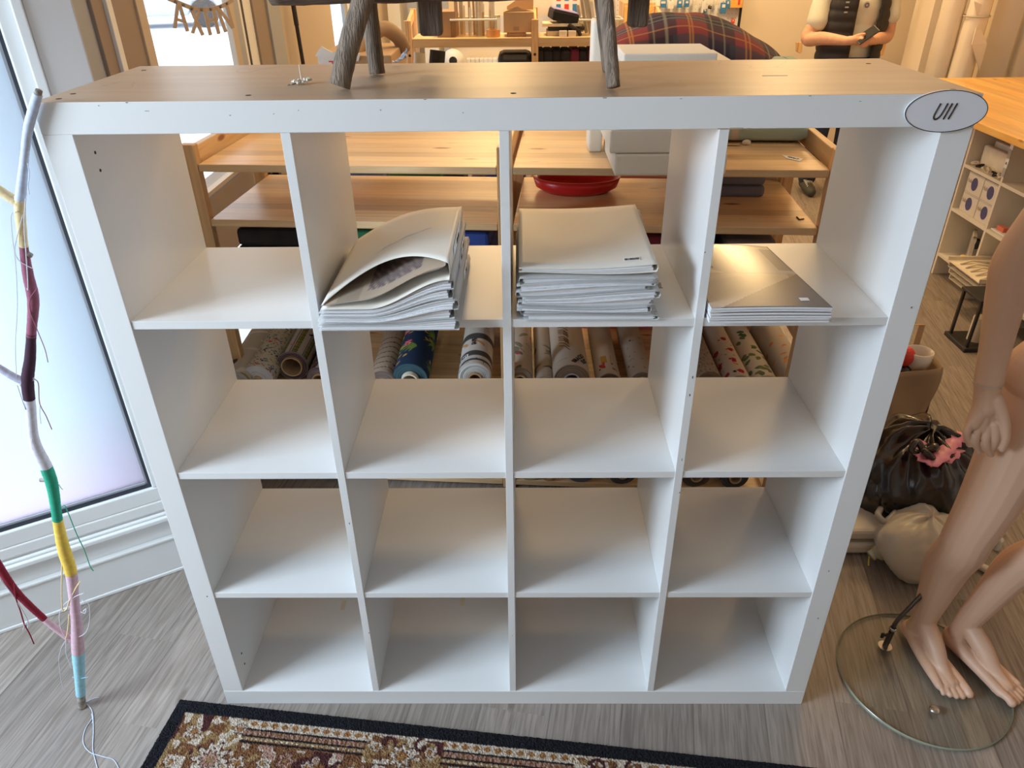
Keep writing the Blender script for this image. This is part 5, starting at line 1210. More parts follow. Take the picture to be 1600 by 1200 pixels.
# tag hanging on the upright
t = thing('tag_strip', 'row of small clear tags hanging on the cube shelf upright', 'tag', (XF-.004, 2.495, .66))
for k in range(4): box((XF-.004, 2.482, .66+.045*k), (XF-.001, 2.508, .70+.045*k)).build('tag', ['smoke_cover', 'label_white', 'smoke_cover', 'label_white'][k], t)
mb = MB(); text(mb, 'A', .02, (XF-.0045, 2.495, .725), (0,-1,0), (0,0,1)); mb.build('lettering', 'black_ink', t)
# bottom row
fr_ = thing('picture_frame', 'small pale picture frame standing in the lowest cube', 'frame', (3.28, 2.76, .129))
mb = MB(); mx_ = Matrix.Translation((3.27, 2.72, .13)) @ Matrix.Rotation(-.5, 4, 'Z')
for a, b_ in (((-.01, -.07, 0), (.01, .07, .015)), ((-.01, -.07, .14), (.01, .07, .155)), ((-.01, -.07, 0), (.01, -.055, .155)), ((-.01, .055, 0), (.01, .07, .155))): mb.box(a, b_, mx_)
mb.build('frame', 'pale_box', fr_, bevel=.002); MB().box((.002, -.055, .015), (.004, .055, .14), mx_).build('picture', 'smoke_cover', fr_)
MB().ell((3.215, 2.675, .155), (.022, .022, .025), None, 10).build('yellow_ball', 'yellow', smooth=True, **tg('small yellow ball before the picture frame in the lowest cube', 'ball'))
put_box('small_box', 'pale low box lying in the lowest cube of the shelf', 'box', (XF+.02, 2.51, .129), (XF+.12, 2.62, .165), 'pale_box')
t = thing('black_clip_lamp', 'black clamp-like gadget behind the frame in the lowest cube', 'gadget', (3.33, 2.56, .129))
MB().tube([(3.33, 2.56, .13), (3.33, 2.56, .24), (3.28, 2.60, .27), (3.26, 2.66, .25)], .013, 10).build('arm', 'matte_black', t, smooth=True); MB().ell((3.26, 2.67, .245), (.02, .03, .03), None, 10).build('head', 'matte_black', t, smooth=True)
put_box('coral_pack', 'small coral pack beside white sheets in the second cube column', 'pack', (XF+.03, 2.40, .395), (XF+.06, 2.46, .425), 'coral')
put_box('paper_pad', 'white paper pad in the second cube column', 'paper', (XF+.015, 2.20, .394), (XB-.05, 2.48, .402), 'paper')
for k in range(4):
    t = thing('letter_tray', ['bottommost', 'second', 'third', 'topmost'][k]+' cream letter tray of the stack jutting from the lowest cubes', 'tray', (3.14, 2.38, .03+.035*k), 0, 'letter trays by the cube shelf')
    z = .129+.034*k; x = 3.045-.012*k
    mb = MB(); mb.box((x, 2.16, z), (x+.34, 2.47, z+.003)).box((x, 2.16, z+.003), (x+.34, 2.165, z+.022)).box((x, 2.465, z+.003), (x+.34, 2.47, z+.022)); mb.build('tray', 'cream_things', t)
    mb = MB()
    for j in range(5): mb.tube([(x+.03, 2.20+.05*j, z+.006), (x+.10, 2.22+.05*j, z+.016), (x+.20, 2.20+.05*j, z+.008)], .006, 6)
    mb.build('contents', 'white_cloth', t, smooth=True)
# rolls of wrapped fabric standing in the far corner
p = at(1478, 60, y=4.35); t = thing('wrapped_roll', 'tall cloth roll in crinkled plastic standing behind the counter', 'fabric roll', (p.x, 4.35, 0))
logm([(p.x-.01, 4.35, 0), (p.x, 4.36, .9), (p.x, 4.36, 1.5), (p.x+.01, 4.38, 2.0)], [.074, .074, .073, .073], 12, 24, 10, .06).build('roll', 'plastic_wrap', t, smooth=True)
p = at(1517, 60, y=4.25); t = thing('draped_roll', 'tall cloth roll draped in white fabric with a folded flap', 'fabric roll', (p.x, 4.25, 0))
logm([(p.x-.005, 4.25, 0), (p.x, 4.26, .9), (p.x+.005, 4.26, 1.35), (p.x+.01, 4.28, 2.0)], [.068, .070, .065, .066], 15, 24, 10, .09).build('roll', 'white_cloth', t, smooth=True)
mb = MB(); a = at(1527, 35, y=4.20); b_ = at(1542, 68, y=4.19); c_2 = at(1530, 110, y=4.2); d_ = at(1518, 70, y=4.17); e_ = at(1536, 8, y=4.2); g_ = at(1522, 2, y=4.2)
mb.add([a, b_, c_2, d_], [(0, 1, 3), (1, 2, 3)]); mb.add([g_, e_, a], [(0, 1, 2)]); mb.build('flap', 'white_cloth', t, solid=.006)
MB().lathe([(.080, 0), (.083, .006), (.080, .012)], (p.x+.003, 4.26, at(1520, 28, y=4.2).z), 24).build('tie', 'pale_side', t)
p = at(1548, 60, y=4.6); MB().tube([(p.x, 4.6, 0), (p.x, 4.6, 2.2)], .06, 20).build('brown_tube', 'cardboard', smooth=True, **tg('brown cardboard tube standing between the draped roll and pale panel', 'tube'))
p = at(1565, 60, y=4.45); box((p.x-.10, 4.45, 0), (p.x+.10, 4.50, 2.3)).build('leaning_panel', 'wall_warm', bevel=.004, **tg('tall pale panel standing right of the draped rolls', 'panel'))

# ================================================================== mannequin on its glass foot
mq = thing('mannequin', 'bare skin-coloured child-size shop mannequin standing on a round glass base', 'mannequin', (1.90, .12, 0))
GZ = .012
MB().lathe([(0, .001), (.207, .001), (.210, .003), (.210, .009), (.207, GZ), (0, GZ)], (1.833, .080, 0), 96).build('glass_base', 'glass_base', mq, smooth=False)
mb = MB(); mb.lathe([(.2102, .002), (.2125, .004), (.2125, .008), (.2102, .0105)], (1.833, .080, 0), 96); mb.build('base_rim', mat('rim_green', (.30, .34, .26), .15, spec=.8), mq, smooth=True)
MB().lathe([(0, GZ+.006), (.009, GZ+.006), (.013, GZ+.002), (.013, GZ)], (1.816, -.025, 0), 20).build('base_screw', 'steel', mq, smooth=True)
sb_ = (1.773, .172)
MB().lathe([(0, GZ+.003), (.018, GZ+.003), (.018, GZ)], (*sb_, 0), 24).build('rod_flange', 'steel', mq)
MB().tube([(*sb_, GZ), (sb_[0]+.008, sb_[1]+.004, GZ+.07)], .0075, 14).build('rod_socket', 'dark_steel', mq, smooth=False)
MB().tube([(sb_[0]+.006, sb_[1]+.003, GZ+.05), (sb_[0]-.014, sb_[1]-.002, GZ+.047)], .004, 8).build('clamp_screw', 'black_plastic', mq)
MB().box((-.007, -.003, -.009), (.002, .003, .009), Matrix.Translation((sb_[0]-.016, sb_[1]-.002, GZ+.047))).build('wing_nut', 'black_plastic', mq, bevel=.002)
MB().lathe([(.0075, 0), (.0095, .002), (.0095, .008), (.0075, .010)], (sb_[0]+.007, sb_[1]+.0035, GZ+.062), 16).build('collar', 'steel', mq)
rodP = [(sb_[0]+.008, sb_[1]+.004, GZ+.06), (sb_[0]+.012, sb_[1]+.006, GZ+.095), (sb_[0]+.045, sb_[1]+.012, GZ+.16), (1.862, .20, .235)]
MB().tube(spline(rodP, 6), .0058, 12).build('support_rod', 'dark_steel', mq, smooth=True)
# body: one continuous surface
B = MB()
def chain(P, R, sub=6, mb=None):
    P = spline(P, sub); R = [float(x[0]) for x in spline([(r,) for r in R], sub)]; mb = mb or B
    for a, b_, ra_, rb_ in zip(P, P[1:], R, R[1:]): mb.cap(tuple(a), tuple(b_), ra_, rb_, 18)
# right leg (nearer the bookcase)
A1, K1, H1 = Vector((1.868, .195, .095)), at(1514, 836, y=.150), Vector((1.935, .215, .80))
chain([A1-Vector((0, -.004, .03)), A1, lerp(A1, K1, .30)+Vector((.004, .012, 0)), lerp(A1, K1, .62)+Vector((.004, .020, 0)), lerp(A1, K1, .85), K1, lerp(K1, H1, .3)+Vector((0, -.012, 0)), lerp(K1, H1, .7)+Vector((0, -.014, 0)), H1],
      [.030, .0305, .042, .055, .056, .057, .066, .077, .085])
# left leg
A2, K2, H2 = Vector((1.972, .175, .105)), Vector((2.060, .120, .45)), Vector((2.065, .20, .80))
chain([A2-Vector((0, -.004, .03)), A2, lerp(A2, K2, .30)+Vector((.0, .012, 0)), lerp(A2, K2, .62)+Vector((.0, .022, 0)), lerp(A2, K2, .85), K2, lerp(K2, H2, .3)+Vector((0, -.012, 0)), lerp(K2, H2, .7)+Vector((0, -.010, 0)), H2],
      [.029, .0295, .038, .049, .050, .052, .062, .072, .080])
def foot(A, heel, ball, fwd, side, z0=GZ, sgn=1):
    fwd = Vector(fwd).normalized(); side = Vector(side).normalized(); Z = Vector((0,0,1))
    B.ell(heel+Z*.026, (.031, .034, .028), None, 12)
    chain([A-Z*.01, lerp(A, heel+Z*.03, .55), heel+Z*.026], [.027, .027, .026], 4)
    chain([A+fwd*.006-Z*.005, lerp(A, ball, .42)+Z*.004, lerp(A, ball, .72)-Z*.002, ball+Z*.014], [.027, .0245, .019, .0135], 5)
    for o_, r0, r1 in ((-.025, .022, .013), (-.008, .022, .0135), (.010, .020, .012), (.028, .016, .0105)):
        chain([heel+fwd*.01+side*o_*.5*sgn+Z*.022, lerp(heel, ball, .55)+side*o_*.85*sgn+Z*.0165, ball+side*o_*1.15*sgn+Z*.012], [r0, .0155, r1], 4)
    # toes: big toe first
    for o_, L_, r_ in ((-.0290, .034, .0108), (-.0100, .036, .0074), (.0050, .033, .0070), (.0190, .027, .0067), (.0320, .019, .0064)):
        b0 = ball+side*o_*1.0*sgn; chain([b0-fwd*.012+Z*.011, b0+fwd*L_*.55+Z*(r_+.004), b0+fwd*L_+Z*(r_)], [r_*1.12, r_*.95, r_], 3)
f1 = Vector((.16, -1, 0)); s1 = Vector((-1, -.16, 0))
h1 = Vector((1.860, .205, GZ)); b1 = h1+f1.normalized()*.165
foot(A1, h1, b1, f1, s1)
f2 = Vector((.42, -1, 0)); s2 = Vector((1, .42, 0))
h2 = Vector((1.962, .180, GZ+.002)); b2_ = h2+f2.normalized()*.165
foot(A2, h2, b2_, f2, s2)
# hips, torso, neck, head
B.ell((1.995, .205, .865), (.150, .100, .105), None, 18); B.ell((1.995, .20, .97), (.125, .085, .10), None, 18)
B.ell((1.985, .20, 1.06), (.112, .080, .11), None, 18); B.ell((1.975, .20, 1.20), (.135, .092, .13), None, 18); B.ell((1.970, .205, 1.30), (.150, .085, .09), None, 18)
chain([(1.83, .205, 1.345), (1.97, .21, 1.37), (2.11, .205, 1.345)], [.045, .055, .045], 5)
chain([(1.97, .21, 1.36), (1.97, .195, 1.46)], [.048, .044], 4)
B.ell((1.97, .18, 1.56), (.075, .092, .108), None, 20); B.ell((1.97, .12, 1.515), (.045, .045, .05), None, 14)
B.ell((1.97, .090, 1.555), (.010, .018, .020), None, 10); B.ell((1.97, .088, 1.512), (.020, .010, .006), None, 8)
for sx in (-1, 1): B.ell((1.97+sx*.075, .185, 1.55), (.010, .020, .030), None, 10); B.ell((1.97+sx*.030, .096, 1.572), (.014, .009, .008), None, 8)
# the far arm, bent slightly away from the body
chain([(2.12, .205, 1.345), (2.19, .22, 1.22), (2.22, .23, 1.08), (2.25, .17, .95), (2.27, .11, .84), (2.275, .09, .79)], [.044, .040, .035, .033, .025, .026], 5)
for k in range(4): chain([(2.262+.008*k, .085-.015*k, .79), (2.262+.008*k, .060-.018*k, .73), (2.255+.006*k, .045-.018*k, .69)], [.012, .0085, .0075], 3)
chain([(2.262, .10, .80), (2.245, .07, .75)], [.013, .009], 3)
B.build('body', 'skin_plastic', mq, remesh=.0026, smooths=2)
# near arm with its seam at the wrist
AR = MB(); Wr = at(1544, 598, y=.15); El = at(1584, 405, y=.20); Sh = Vector((1.845, .215, 1.33))
chain([Wr, lerp(Wr, El, .3), lerp(Wr, El, .75), El, lerp(El, Sh, .5), Sh], [.0285, .031, .0385, .0375, .041, .046], 6, AR)
AR.build('arm', 'skin_plastic', mq, remesh=.004, smooths=4)
HD = MB(); dr = (Wr-El).normalized()
def H(u, v, y): return at(u, v, y=y-.05)
def hc(P, R, sub=4): chain(P, R, sub, HD)
hc([Wr-dr*.002, H(1542, 618, .195), H(1540, 635, .19)], [.0275, .0255, .027])
for u0, v0, u1, v1, r0, r1 in ((1538, 632, 1520, 662, .022, .0155), (1541, 632, 1532, 668, .022, .0165), (1545, 632, 1544, 670, .022, .0165), (1550, 632, 1556, 664, .020, .0150)):
    hc([H(u0, v0, .19), H(lerp(u0, u1, .5), lerp(v0, v1, .5), .186), H(u1, v1, .180)], [r0, (r0+r1)/2, r1])
for P, y_, rr_ in (([(1518, 660), (1510, 676), (1515, 694)], (.178, .172, .178), .0084), ([(1530, 666), (1523, 688), (1530, 704)], (.176, .168, .176), .0088), ([(1543, 668), (1540, 692), (1548, 709)], (.172, .164, .174), .0090), ([(1554, 664), (1556, 686), (1549, 703)], (.168, .160, .172), .0086)):
    Q = [H(*p_, y2) for p_, y2 in zip(P, y_)]; hc(Q, [rr_*1.12, rr_, rr_*.88], 4)
hc([H(1556, 626, .180), H(1568, 655, .165), H(1571, 682, .158), H(1566, 700, .160)], [.017, .0125, .0105, .009])
HD.build('hand', 'skin_plastic', mq, remesh=.0018, smooths=2, label='detachable left-side hand')
MB().tube([Wr-dr*.0005, Wr+dr*.0012], .0294, 40).build('wrist_seam', 'pale_side', mq)

# ================================================================== bags and clutter on the floor
def blob_bag(par, c, r, m_, seed, name='bag', folds=14, amp=.10, tip=None):
    rs_ = random.Random(seed); ph = [rs_.random()*6.28 for _ in range(8)]; mb = MB(); n = 60; m__ = 90; tip = Vector(tip).normalized() if tip else None
    vs = []
    for i in range(1, n):
        a = PI*i/n
        for k in range(m__):
            g = 2*PI*k/m__; v = Vector((math.sin(a)*math.cos(g), math.sin(a)*math.sin(g), math.cos(a)))
            f = 1+amp*(.5*math.sin(folds*g+ph[0]+3*math.cos(a*2))+.4*math.sin(folds*.5//1*g+5*a+ph[1]))*max(0, math.cos(a)*.6+.4)+.05*math.sin(3*a+2*g+ph[2])+.05*math.sin(4*g+ph[3]-2*a)+.02*abs(math.sin(9*a+5*math.sin(3*g+ph[4])))
            p = Vector((v.x*r[0], v.y*r[1], v.z*r[2]))*f
            if p.z < -r[2]*.82: p.z = -r[2]*.82
            vs.append(Vector(c)+p)
    o = len(mb.v)
    fs = [(i*m__+k, (i+1)*m__+k, (i+1)*m__+(k+1) % m__, i*m__+(k+1) % m__) for i in range(n-2) for k in range(m__)]+[tuple(range(m__)), tuple((n-2)*m__+k for k in range(m__))[::-1]]
    mb.add(vs, fs); return mb.build(name, m_, par, smooth=True)
c1 = at(1432, 745, z=.16); zf = .82*.17
t = thing('black_rubbish_bag', 'shiny black rubbish bag with a pink drawstring tie behind the bookcase', 'bag', (c1.x, c1.y, 0))
blob_bag(t, (c1.x, c1.y, .17), (.185, .20, .175), 'black_bag', 3)
kn = at(1444, 706, z=.335)
mb = MB()
for k in range(3): a = k*2.1; mb.tube(spline([kn, kn+Vector((.03*math.cos(a), .03*math.sin(a), .02)), kn+Vector((.035*math.cos(a+.8), .035*math.sin(a+.8), .0)), kn-Vector((0,0,.01))], 5), .0105, 8)
mb.build('knot', 'black_bag', t, smooth=True)
def ribbon(P, w_, m_, nm='drawstring', up=(0,0,1)):
    P = [Vector(p) for p in spline(P, 6)]; mb = MB(); n = len(P)
    for i, p in enumerate(P):
        tn = (P[min(i+1, n-1)]-P[max(i-1, 0)]).normalized(); sd = tn.cross(Vector(up)).normalized(); wv = w_*(1+.25*math.sin(i*1.7))
        mb.v += [tuple(p+sd*wv+Vector((0,0,.003*math.sin(i*2.1)))), tuple(p+Vector((0,0,.005*math.cos(i*1.3)))), tuple(p-sd*wv)]
    mb.f = [(i*3+j, i*3+j+1, i*3+j+4, i*3+j+3) for i in range(n-1) for j in range(2)]; mb.mi = [0]*len(mb.f)
    mb.build(nm, m_, t, smooth=True, solid=.0015)
ribbon([at(1436, 690, z=.34), at(1440, 712, z=.33), at(1458, 722, z=.335), at(1478, 706, z=.34), at(1492, 690, z=.35), at(1506, 678, z=.36)], .020, 'pink_plastic')
ribbon([at(1436, 688, z=.34), at(1434, 705, z=.325), at(1446, 720, z=.315), at(1458, 727, z=.31)], .012, 'pink_plastic')
ribbon([at(1470, 722, z=.31), at(1484, 716, z=.33), at(1498, 700, z=.34)], .016, 'pink_plastic')
c1 = at(1462, 800, z=.10); t = thing('black_rubbish_bag', 'low slack black bag between the tied black bag and the white bag', 'bag', (c1.x, c1.y, 0)); blob_bag(t, (c1.x+.03, c1.y+.04, .125), (.13, .10, .11), 'black_bag', 9)
c1 = at(1368, 792, z=.10); t = thing('black_rubbish_bag', 'dark bag tucked against the bookcase beside the white sheets', 'bag', (c1.x, c1.y, 0)); blob_bag(t, (c1.x+.03, c1.y+.05, .12), (.10, .10, .10), 'black_bag', 14)
MB().tube(spline([at(1376, 795, z=.14), at(1372, 805, z=.16), at(1384, 815, z=.14), at(1400, 800, z=.15)], 6), .010, 8).build('bag_handle', 'smoke_cover', t, smooth=True)
c1 = at(1440, 850, z=.10); t = thing('white_rubbish_bag', 'knotted translucent white plastic bag on the floor behind the mannequin leg', 'bag', (c1.x, c1.y, 0))
blob_bag(t, (c1.x, c1.y+.0, .098), (.130, .115, .112), 'white_bag', 21, folds=11, amp=.06)
kk = at(1376, 858, z=.06); mb = MB(); mb.tube(spline([(c1.x-.11, c1.y, .07), tuple(kk), tuple(kk+Vector((-.03, -.01, -.02)))], 5), [.03, .027, .022, .018, .014, .012, .012, .013, .015, .016, .017], 10); mb.build('knotted_end', 'white_bag', t, smooth=True)
MB().tube(spline([at(1372, 852, z=.05), at(1362, 858, z=.04), at(1358, 872, z=.02), at(1357, 884, z=.01)], 5), .0025, 6).build('tie_string', 'yellow', t, smooth=True)
for k, (v, lb) in enumerate(((828, 'upper pale folded sheet poking out beside the bookcase foot'), (846, 'lower pale folded sheet poking out beside the bookcase foot'))):
    a = at(1335, v, z=.10-.04*k); box((a.x-.12, a.y, .055-.05*k), (a.x+.16, a.y+.16, .095-.05*k)).build('folded_sheet', 'pale_box', bevel=.012, **tg(lb, 'sheet', 'pale sheets beside the bookcase'))
for k, (u, v, lb) in enumerate(((1536, 888, 'cream foam peg lying on the floor between the mannequin legs'), (1558, 853, 'cream foam peg standing on the floor beyond the mannequin knee'))):
    a = at(u, v, z=.012); d = Vector((.5, -.6, 0)).normalized()*.022 if k == 0 else Vector((0, 0, .02))
    MB().cap(a-d+Vector((0, 0, .003)), a+d+Vector((0, 0, .003)), .011, .013).build('foam_peg', 'foam', smooth=True, **tg(lb, 'peg'))
# paper carrier bag
pb_ = at(1392, 688, z=.0); px0 = pb_.x-.10; t = thing('paper_carrier_bag', 'brown paper carrier bag with a white bowl on top behind the bookcase', 'bag', (px0+.12, 1.2, 0))
q0 = at(1436, 668, z=0.02); yb_ = q0.y-.02
X0, X1 = q0.x-.26, q0.x+.0; Ht = .31
mb = MB()
def wallf(xa, ya_, xb, yb2, w_=.0):
    mb.grid(lambda u, v: (lerp(xa, xb, u)+.006*math.sin(6*v+3*u), lerp(ya_, yb2, u)+.008*math.sin(5*v+7*u), v*(Ht if ya_ > yb_+.01 and yb2 > yb_+.01 else lerp(.26, Ht, u) if ya_ == yb_ and yb2 == yb_ else lerp(Ht, Ht, u) if xa > X0+.1 else lerp(Ht, .26, u))), 12, 10)
wallf(X0, yb_, X1, yb_); wallf(X1, yb_, X1+.01, yb_+.15); wallf(X1+.01, yb_+.15, X0, yb_+.15); wallf(X0, yb_+.15, X0, yb_)
mb.add([(X0, yb_, .003), (X1, yb_, .003), (X1, yb_+.15, .003), (X0, yb_+.15, .003)], [(0, 1, 2, 3)]); mb.build('bag', 'kraft', t, smooth=True, solid=.0015)
mb = MB(); xh = X1-.08; mb.box((xh-.012, yb_+.148, Ht-.05), (xh+.012, yb_+.151, Ht+.10)); mb.box((xh-.012, yb_+.145, Ht+.10), (xh+.055, yb_+.152, Ht+.102)); mb.box((xh+.035, yb_+.148, Ht-.05), (xh+.058, yb_+.151, Ht+.10)); mb.build('handle', 'cardboard', t)
cb_ = at(1438, 548, y=yb_+.07); 
t = thing('bowl', 'white ceramic bowl resting in the brown paper carrier bag', 'bowl', (cb_.x, cb_.y, cb_.z-.09)); MB().lathe([(0, -.085), (.030, -.085), (.046, -.05), (.050, 0), (.046, 0), (.042, -.05), (.028, -.078), (0, -.078)], tuple(cb_), 40).build('bowl', 'ceramic', t, smooth=True)
for k, (u, v, m_, lb) in enumerate(((1418, 546, 'red_pack', 'crumpled red wrapper beside the bowl in the carrier bag'), (1412, 572, 'black_bag', 'crumpled dark foil in the mouth of the carrier bag'), (1424, 590, 'matte_black', 'black scrap under the bowl in the carrier bag'))):
    a = at(u, v, y=yb_+.06); MB().ell(a-Vector((0, 0, .03)), (.035, .03, .04), None, 9).build('crumpled_wrapper', m_, **tg(lb, 'wrapper'))
box((X0+.02, yb_+.01, .01), (X1-.02, yb_+.14, Ht-.11)).build('filling', 'cardboard_dark', bevel=.01, **tg('brown packing stuffed inside the paper carrier bag', 'packing'))
# lantern
l0 = at(1515, 548, z=0); t = thing('lantern', 'black framed glass lantern standing on the floor behind the mannequin arm', 'lantern', (l0.x+.06, l0.y+.06, 0))
lx, ly = l0.x-.02, l0.y; s_ = .15; hh = .25
for (a, b_) in ((0, 0), (s_, 0), (0, s_), (s_, s_)): box((lx+a-.006, ly+b_-.006, .02), (lx+a+.006, ly+b_+.006, hh)).build('post', 'black_plastic', t)
box((lx-.02, ly-.02, 0), (lx+s_+.02, ly+s_+.02, .02)).build('base', 'black_plastic', t, bevel=.002); box((lx-.012, ly-.012, hh), (lx+s_+.012, ly+s_+.012, hh+.012)).build('roof', 'black_plastic', t, bevel=.002)
box((lx+.004, ly+.002, .02), (lx+s_-.004, ly+.004, hh)).build('pane', 'plastic_clear', t); MB().cyl((lx+s_/2, ly+s_/2, .02), (lx+s_/2, ly+s_/2, .14), .035).build('candle', 'cream_things', t)

# ================================================================== the person
YP = 4.5
ps = thing('person', 'person in a white T-shirt and black quilted vest looking at a phone', 'person', (2.98, YP, 0))
cxp = at(1330, 60, y=YP).x
def V(x, y, z): return Vector((cxp+x, YP+y, z))
S = MB()
ech = lambda c, r: S.ell(c, r, None, 16)
ech(V(0, .02, .98), (.17, .115, .12)); ech(V(0, .01, 1.10), (.175, .125, .15)); ech(V(0, .01, 1.25), (.19, .125, .17)); ech(V(0, .02, 1.38), (.19, .105, .10))
chain([V(-.17, .02, 1.42), V(0, .03, 1.45), V(.17, .02, 1.42)], [.06, .07, .06], 4, S)
chain([V(-.19, .02, 1.42), V(-.235, .02, 1.30), V(-.255, .0, 1.19)], [.066, .070, .074], 4, S); chain([V(.19, .02, 1.42), V(.225, .02, 1.30), V(.235, .0, 1.22)], [.066, .066, .066], 4, S)
S.build('t_shirt', 'tshirt', ps, remesh=.008, smooths=3)
# skin: head, neck, arms, hands
K_ = MB()
Eb = at(1262, 60, y=YP-.02); Wb = at(1322, 64, y=YP-.26); ph_ = at(1352, 57, y=YP-.30)
chain([V(-.235, .02, 1.32), V(-.262, .0, 1.20), Eb, lerp(Eb, Wb, .4)+Vector((0, 0, .006)), Wb], [.045, .047, .046, .043, .029], 5, K_)
Eb2 = V(.245, .0, 1.09); Wb2 = ph_+Vector((.055, .03, -.03))
chain([V(.225, .02, 1.32), V(.238, .0, 1.20), Eb2, lerp(Eb2, Wb2, .5), Wb2], [.045, .045, .043, .038, .028], 5, K_)
# near hand: palm, four fingers reaching to the phone, thumb
chain([Wb, Wb+Vector((.035, -.012, .004)), Wb+Vector((.065, -.02, .006))], [.028, .030, .026], 3, K_)
for k in range(4):
    b0 = Wb+Vector((.075, -.022+.006*k, .018-.013*k)); e0 = ph_+Vector((-.012+.004*k, -.006+.008*k, -.008-.011*k)); mid = lerp(b0, e0, .55)+Vector((0, -.012, -.004))
    chain([b0, mid, e0], [.0115, .0100, .0088], 3, K_)
chain([Wb+Vector((.05, -.015, .026)), Wb+Vector((.085, -.02, .040)), ph_+Vector((-.015, -.014, .016))], [.0145, .0115, .0095], 3, K_)
chain([Wb2, Wb2+Vector((-.02, -.02, .004))], [.028, .027], 2, K_)
for k in range(4): b0 = Wb2+Vector((-.03, -.03+.004*k, .012-.012*k)); chain([b0, b0+Vector((-.028, -.012, -.004)), b0+Vector((-.045, .004, .0))], [.0115, .010, .009], 3, K_)
chain([Wb2+Vector((-.01, -.03, .02)), Wb2+Vector((-.03, -.035, .042))], [.013, .010], 3, K_)
chain([V(0, .03, 1.44), V(0, .01, 1.55)], [.058, .055], 3, K_)
K_.ell(V(0, -.01, 1.655), (.078, .098, .118), None, 18); K_.ell(V(0, -.06, 1.60), (.050, .050, .050), None, 12); K_.ell(V(0, -.108, 1.645), (.013, .020, .022), None, 9); K_.ell(V(0, -.104, 1.598), (.024, .010, .007), None, 8)
for sx in (-1, 1): K_.ell(V(sx*.080, 0, 1.65), (.010, .020, .032), None, 9); K_.ell(V(sx*.032, -.098, 1.672), (.014, .008, .006), None, 8)
K_.build('body', 'skin', ps, remesh=.005, smooths=2)
HR = MB(); HR.ell(V(0, .015, 1.70), (.086, .100, .092), None, 18); HR.ell(V(0, .05, 1.66), (.080, .070, .09), None, 14); HR.build('hair', 'hair', ps, remesh=.008, smooths=1)
# vest: two quilted front panels and a back, open in front
def vest(a0, a1, name):
    mb = MB()
    def f(u, v):
        a = lerp(a0, a1, u); z = lerp(.86, 1.46, v); w_ = lerp(.205, .222, min(1, v*1.6)) if v < .8 else lerp(.222, .17, (v-.8)*5)
        q = 1+.035*abs(math.sin(v*PI*9)); dpt = .150
        if v > .55 and abs(math.cos(a)) > .8: w_ *= lerp(1, .86, min(1, (v-.55)*3))
        return V(w_*q*math.cos(a), -dpt*q*math.sin(a)+.012, z)
    mb.grid(f, 26, 54); mb.build(name, 'vest', ps, smooth=True, solid=.016)
vest(-PI*.5, math.radians(-270)+math.radians(7), 'vest_panel') if False else None
vest(math.radians(103), math.radians(270), 'vest_panel'); vest(math.radians(-90), math.radians(60), 'vest_panel')
eb = at(1354, 8, y=YP-.17); MB().lathe([(0, .0), (.021, 0), (.023, .004), (0, .006)], eb, 20, Matrix.Rotation(PI/2, 3, 'X')).build('vest_emblem', 'silver', ps)
MB().lathe([(.012, .004), (.014, .008), (.010, .009)], eb+Vector((0, -.002, .0)), 16, Matrix.Rotation(PI/2, 3, 'X')).build('emblem_ring', 'black_ink', ps)
eb = at(1323, 15, y=YP-.16); mb = MB()
for k in range(3): mb.box((eb.x-.012, YP-.165, eb.z-.02+.03*k), (eb.x+.008, YP-.155, eb.z-.012+.03*k))
mb.build('zip_pull', 'silver', ps)
J = MB(); chain([V(-.09, .02, .90), V(-.10, .0, .5), V(-.11, .03, .10)], [.105, .075, .065], 6, J); chain([V(.09, .02, .90), V(.10, .0, .5), V(.11, .03, .10)], [.105, .075, .065], 6, J); J.ell(V(0, .02, .92), (.175, .125, .11), None, 16)
J.build('jeans', 'jeans', ps, remesh=.008, smooths=2)
for sx in (-1, 1):
    sm_ = MB(); chain([V(sx*.11, .06, .05), V(sx*.12, -.06, .045), V(sx*.125, -.15, .035)], [.045, .043, .034], 5, sm_); sh_ = sm_.build('shoe', 'shoe', ps, remesh=.006, smooths=1)
    mb = MB()
    for k in range(5): mb.tube([V(sx*.12-.03, -.02-.022*k, .088-.005*k), V(sx*.12, -.028-.022*k, .094-.006*k), V(sx*.12+.03, -.02-.022*k, .088-.005*k)], .005, 6)
    mb.build('laces', 'lace', ps, smooth=True)
pn = thing('phone', 'dark smartphone held in both hands by the person', 'phone', tuple(ph_))
mx_ = Matrix.Translation(ph_+Vector((.008, -.002, .010))) @ Matrix.Rotation(-.62, 4, 'Y') @ Matrix.Rotation(.55, 4, 'X')
MB().box((-.072, -.036, -.005), (.072, .036, .004), mx_).build('body', 'black_plastic', pn, bevel=.003); MB().box((-.066, -.033, .0041), (.066, .033, .005), mx_).build('screen', 'matte_black', pn)
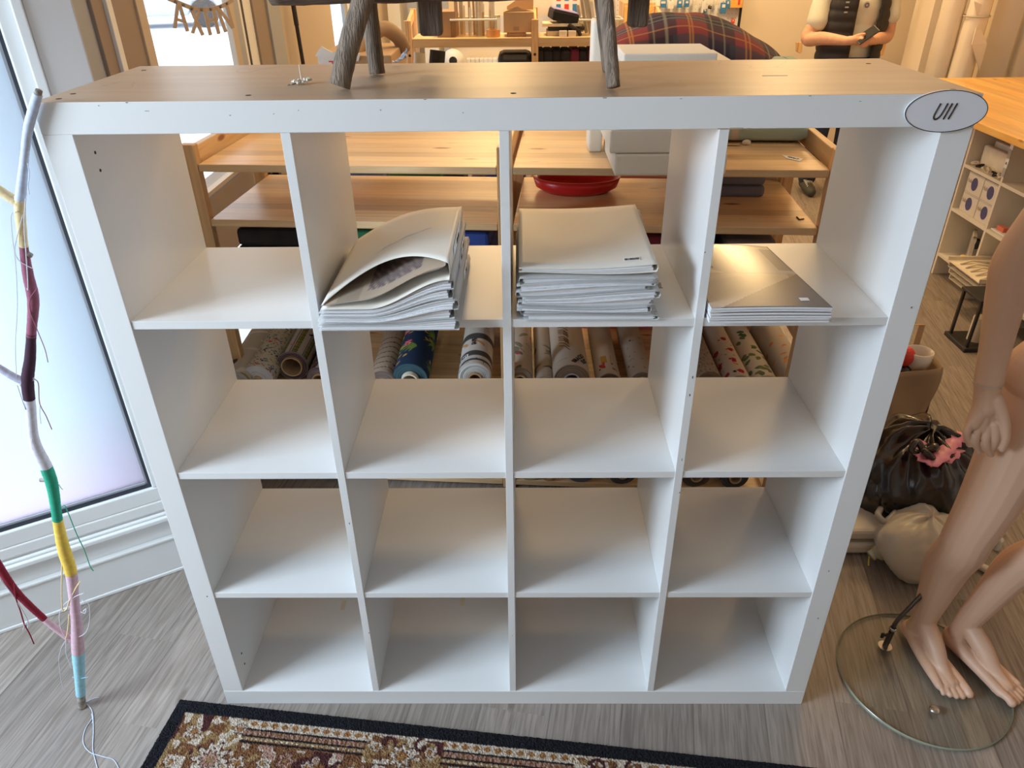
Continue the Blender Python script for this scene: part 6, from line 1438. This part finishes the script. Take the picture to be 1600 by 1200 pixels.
# folding chair hung behind the person
ch = thing('folding_chair', 'worn wooden slatted folding chair hanging on the wall behind the person', 'chair', (3.55, 5.2, .9))
YC = 5.15
def cq(P, name='slat', th=.02):
    mb = MB(); mb.prism([(at(u, v, y=YC).x, at(u, v, y=YC).z) for u, v in P], (0, YC, 0), (1,0,0), (0,0,1), (0, th, 0)); mb.build(name, 'pine_post', ch, bevel=.003)
cq([(1372, -20), (1410, -20), (1408, 9), (1374, 9)]); cq([(1375, 17), (1405, 17), (1399, 34), (1373, 33)])
cq([(1374, 10), (1378, 10), (1376, 16), (1373, 16)], 'spacer'); cq([(1398, 10), (1404, 10), (1402, 16), (1398, 16)], 'spacer')
cq([(1378, 33), (1386, 34), (1372, 88), (1362, 88)], 'leg'); cq([(1386, 34), (1394, 34), (1381, 86), (1375, 88)], 'leg'); cq([(1364, 54), (1382, 54), (1381, 58), (1363, 58)], 'rung'); cq([(1362, 70), (1378, 70), (1377, 74), (1361, 74)], 'rung')
cq([(1244, 66), (1254, 66), (1254, 80), (1250, 84), (1244, 80)], 'foot')

# ================================================================== pieces that belong to a part go one level deeper (a part sits at its thing's origin, so nothing moves)
DEEPER = {'spine_lettering': 'spine_label', 'barcode': 'price_sticker', 'outline': 'card', 'laces': 'shoe', 'emblem_ring': 'vest_emblem', 'wing_nut': 'clamp_screw', 'hub': 'housing',
          'oval_print': 'carton', 'lid_line': 'carton', 'tape': 'carton', 'flap': 'carton', 'picture': 'sheet', 'holes': 'panel', 'header': 'packet', 'torn_flap': 'box', 'crease': 'cover',
          'base_rim': 'glass_base', 'base_screw': 'glass_base', 'collar': 'rod_socket', 'dowel_hole': 'post', 'knot': 'arc_strip', 'screw_hole': 'top_board', 'core': 'wound_end', 'screen': 'body'}
base = lambda o: o.name.split('.')[0]
for root in [o for o in COL.objects if o.parent is None and o.type == 'EMPTY']:
    kids = list(root.children)
    for k in kids:
        want = DEEPER.get(base(k))
        if base(k) == 'lettering': want = next((n for n in ('card', 'carton', 'white_panel', 'strip', 'tag', 'printed_panel', 'fabric') if any(base(q) == n for q in kids)), None)
        c = [q for q in kids if base(q) == want and q is not k]
        if not c or (base(k) == 'knot' and base(root) != 'letter_garland') or (base(k) == 'tape' and base(root) != 'cardboard_box'): continue
        def mid(o): 
            v = [Vector(p) for p in o.bound_box]; return sum(v, Vector())/8
        m_ = mid(k); k.parent = min(c, key=lambda q: (mid(q)-m_).length)
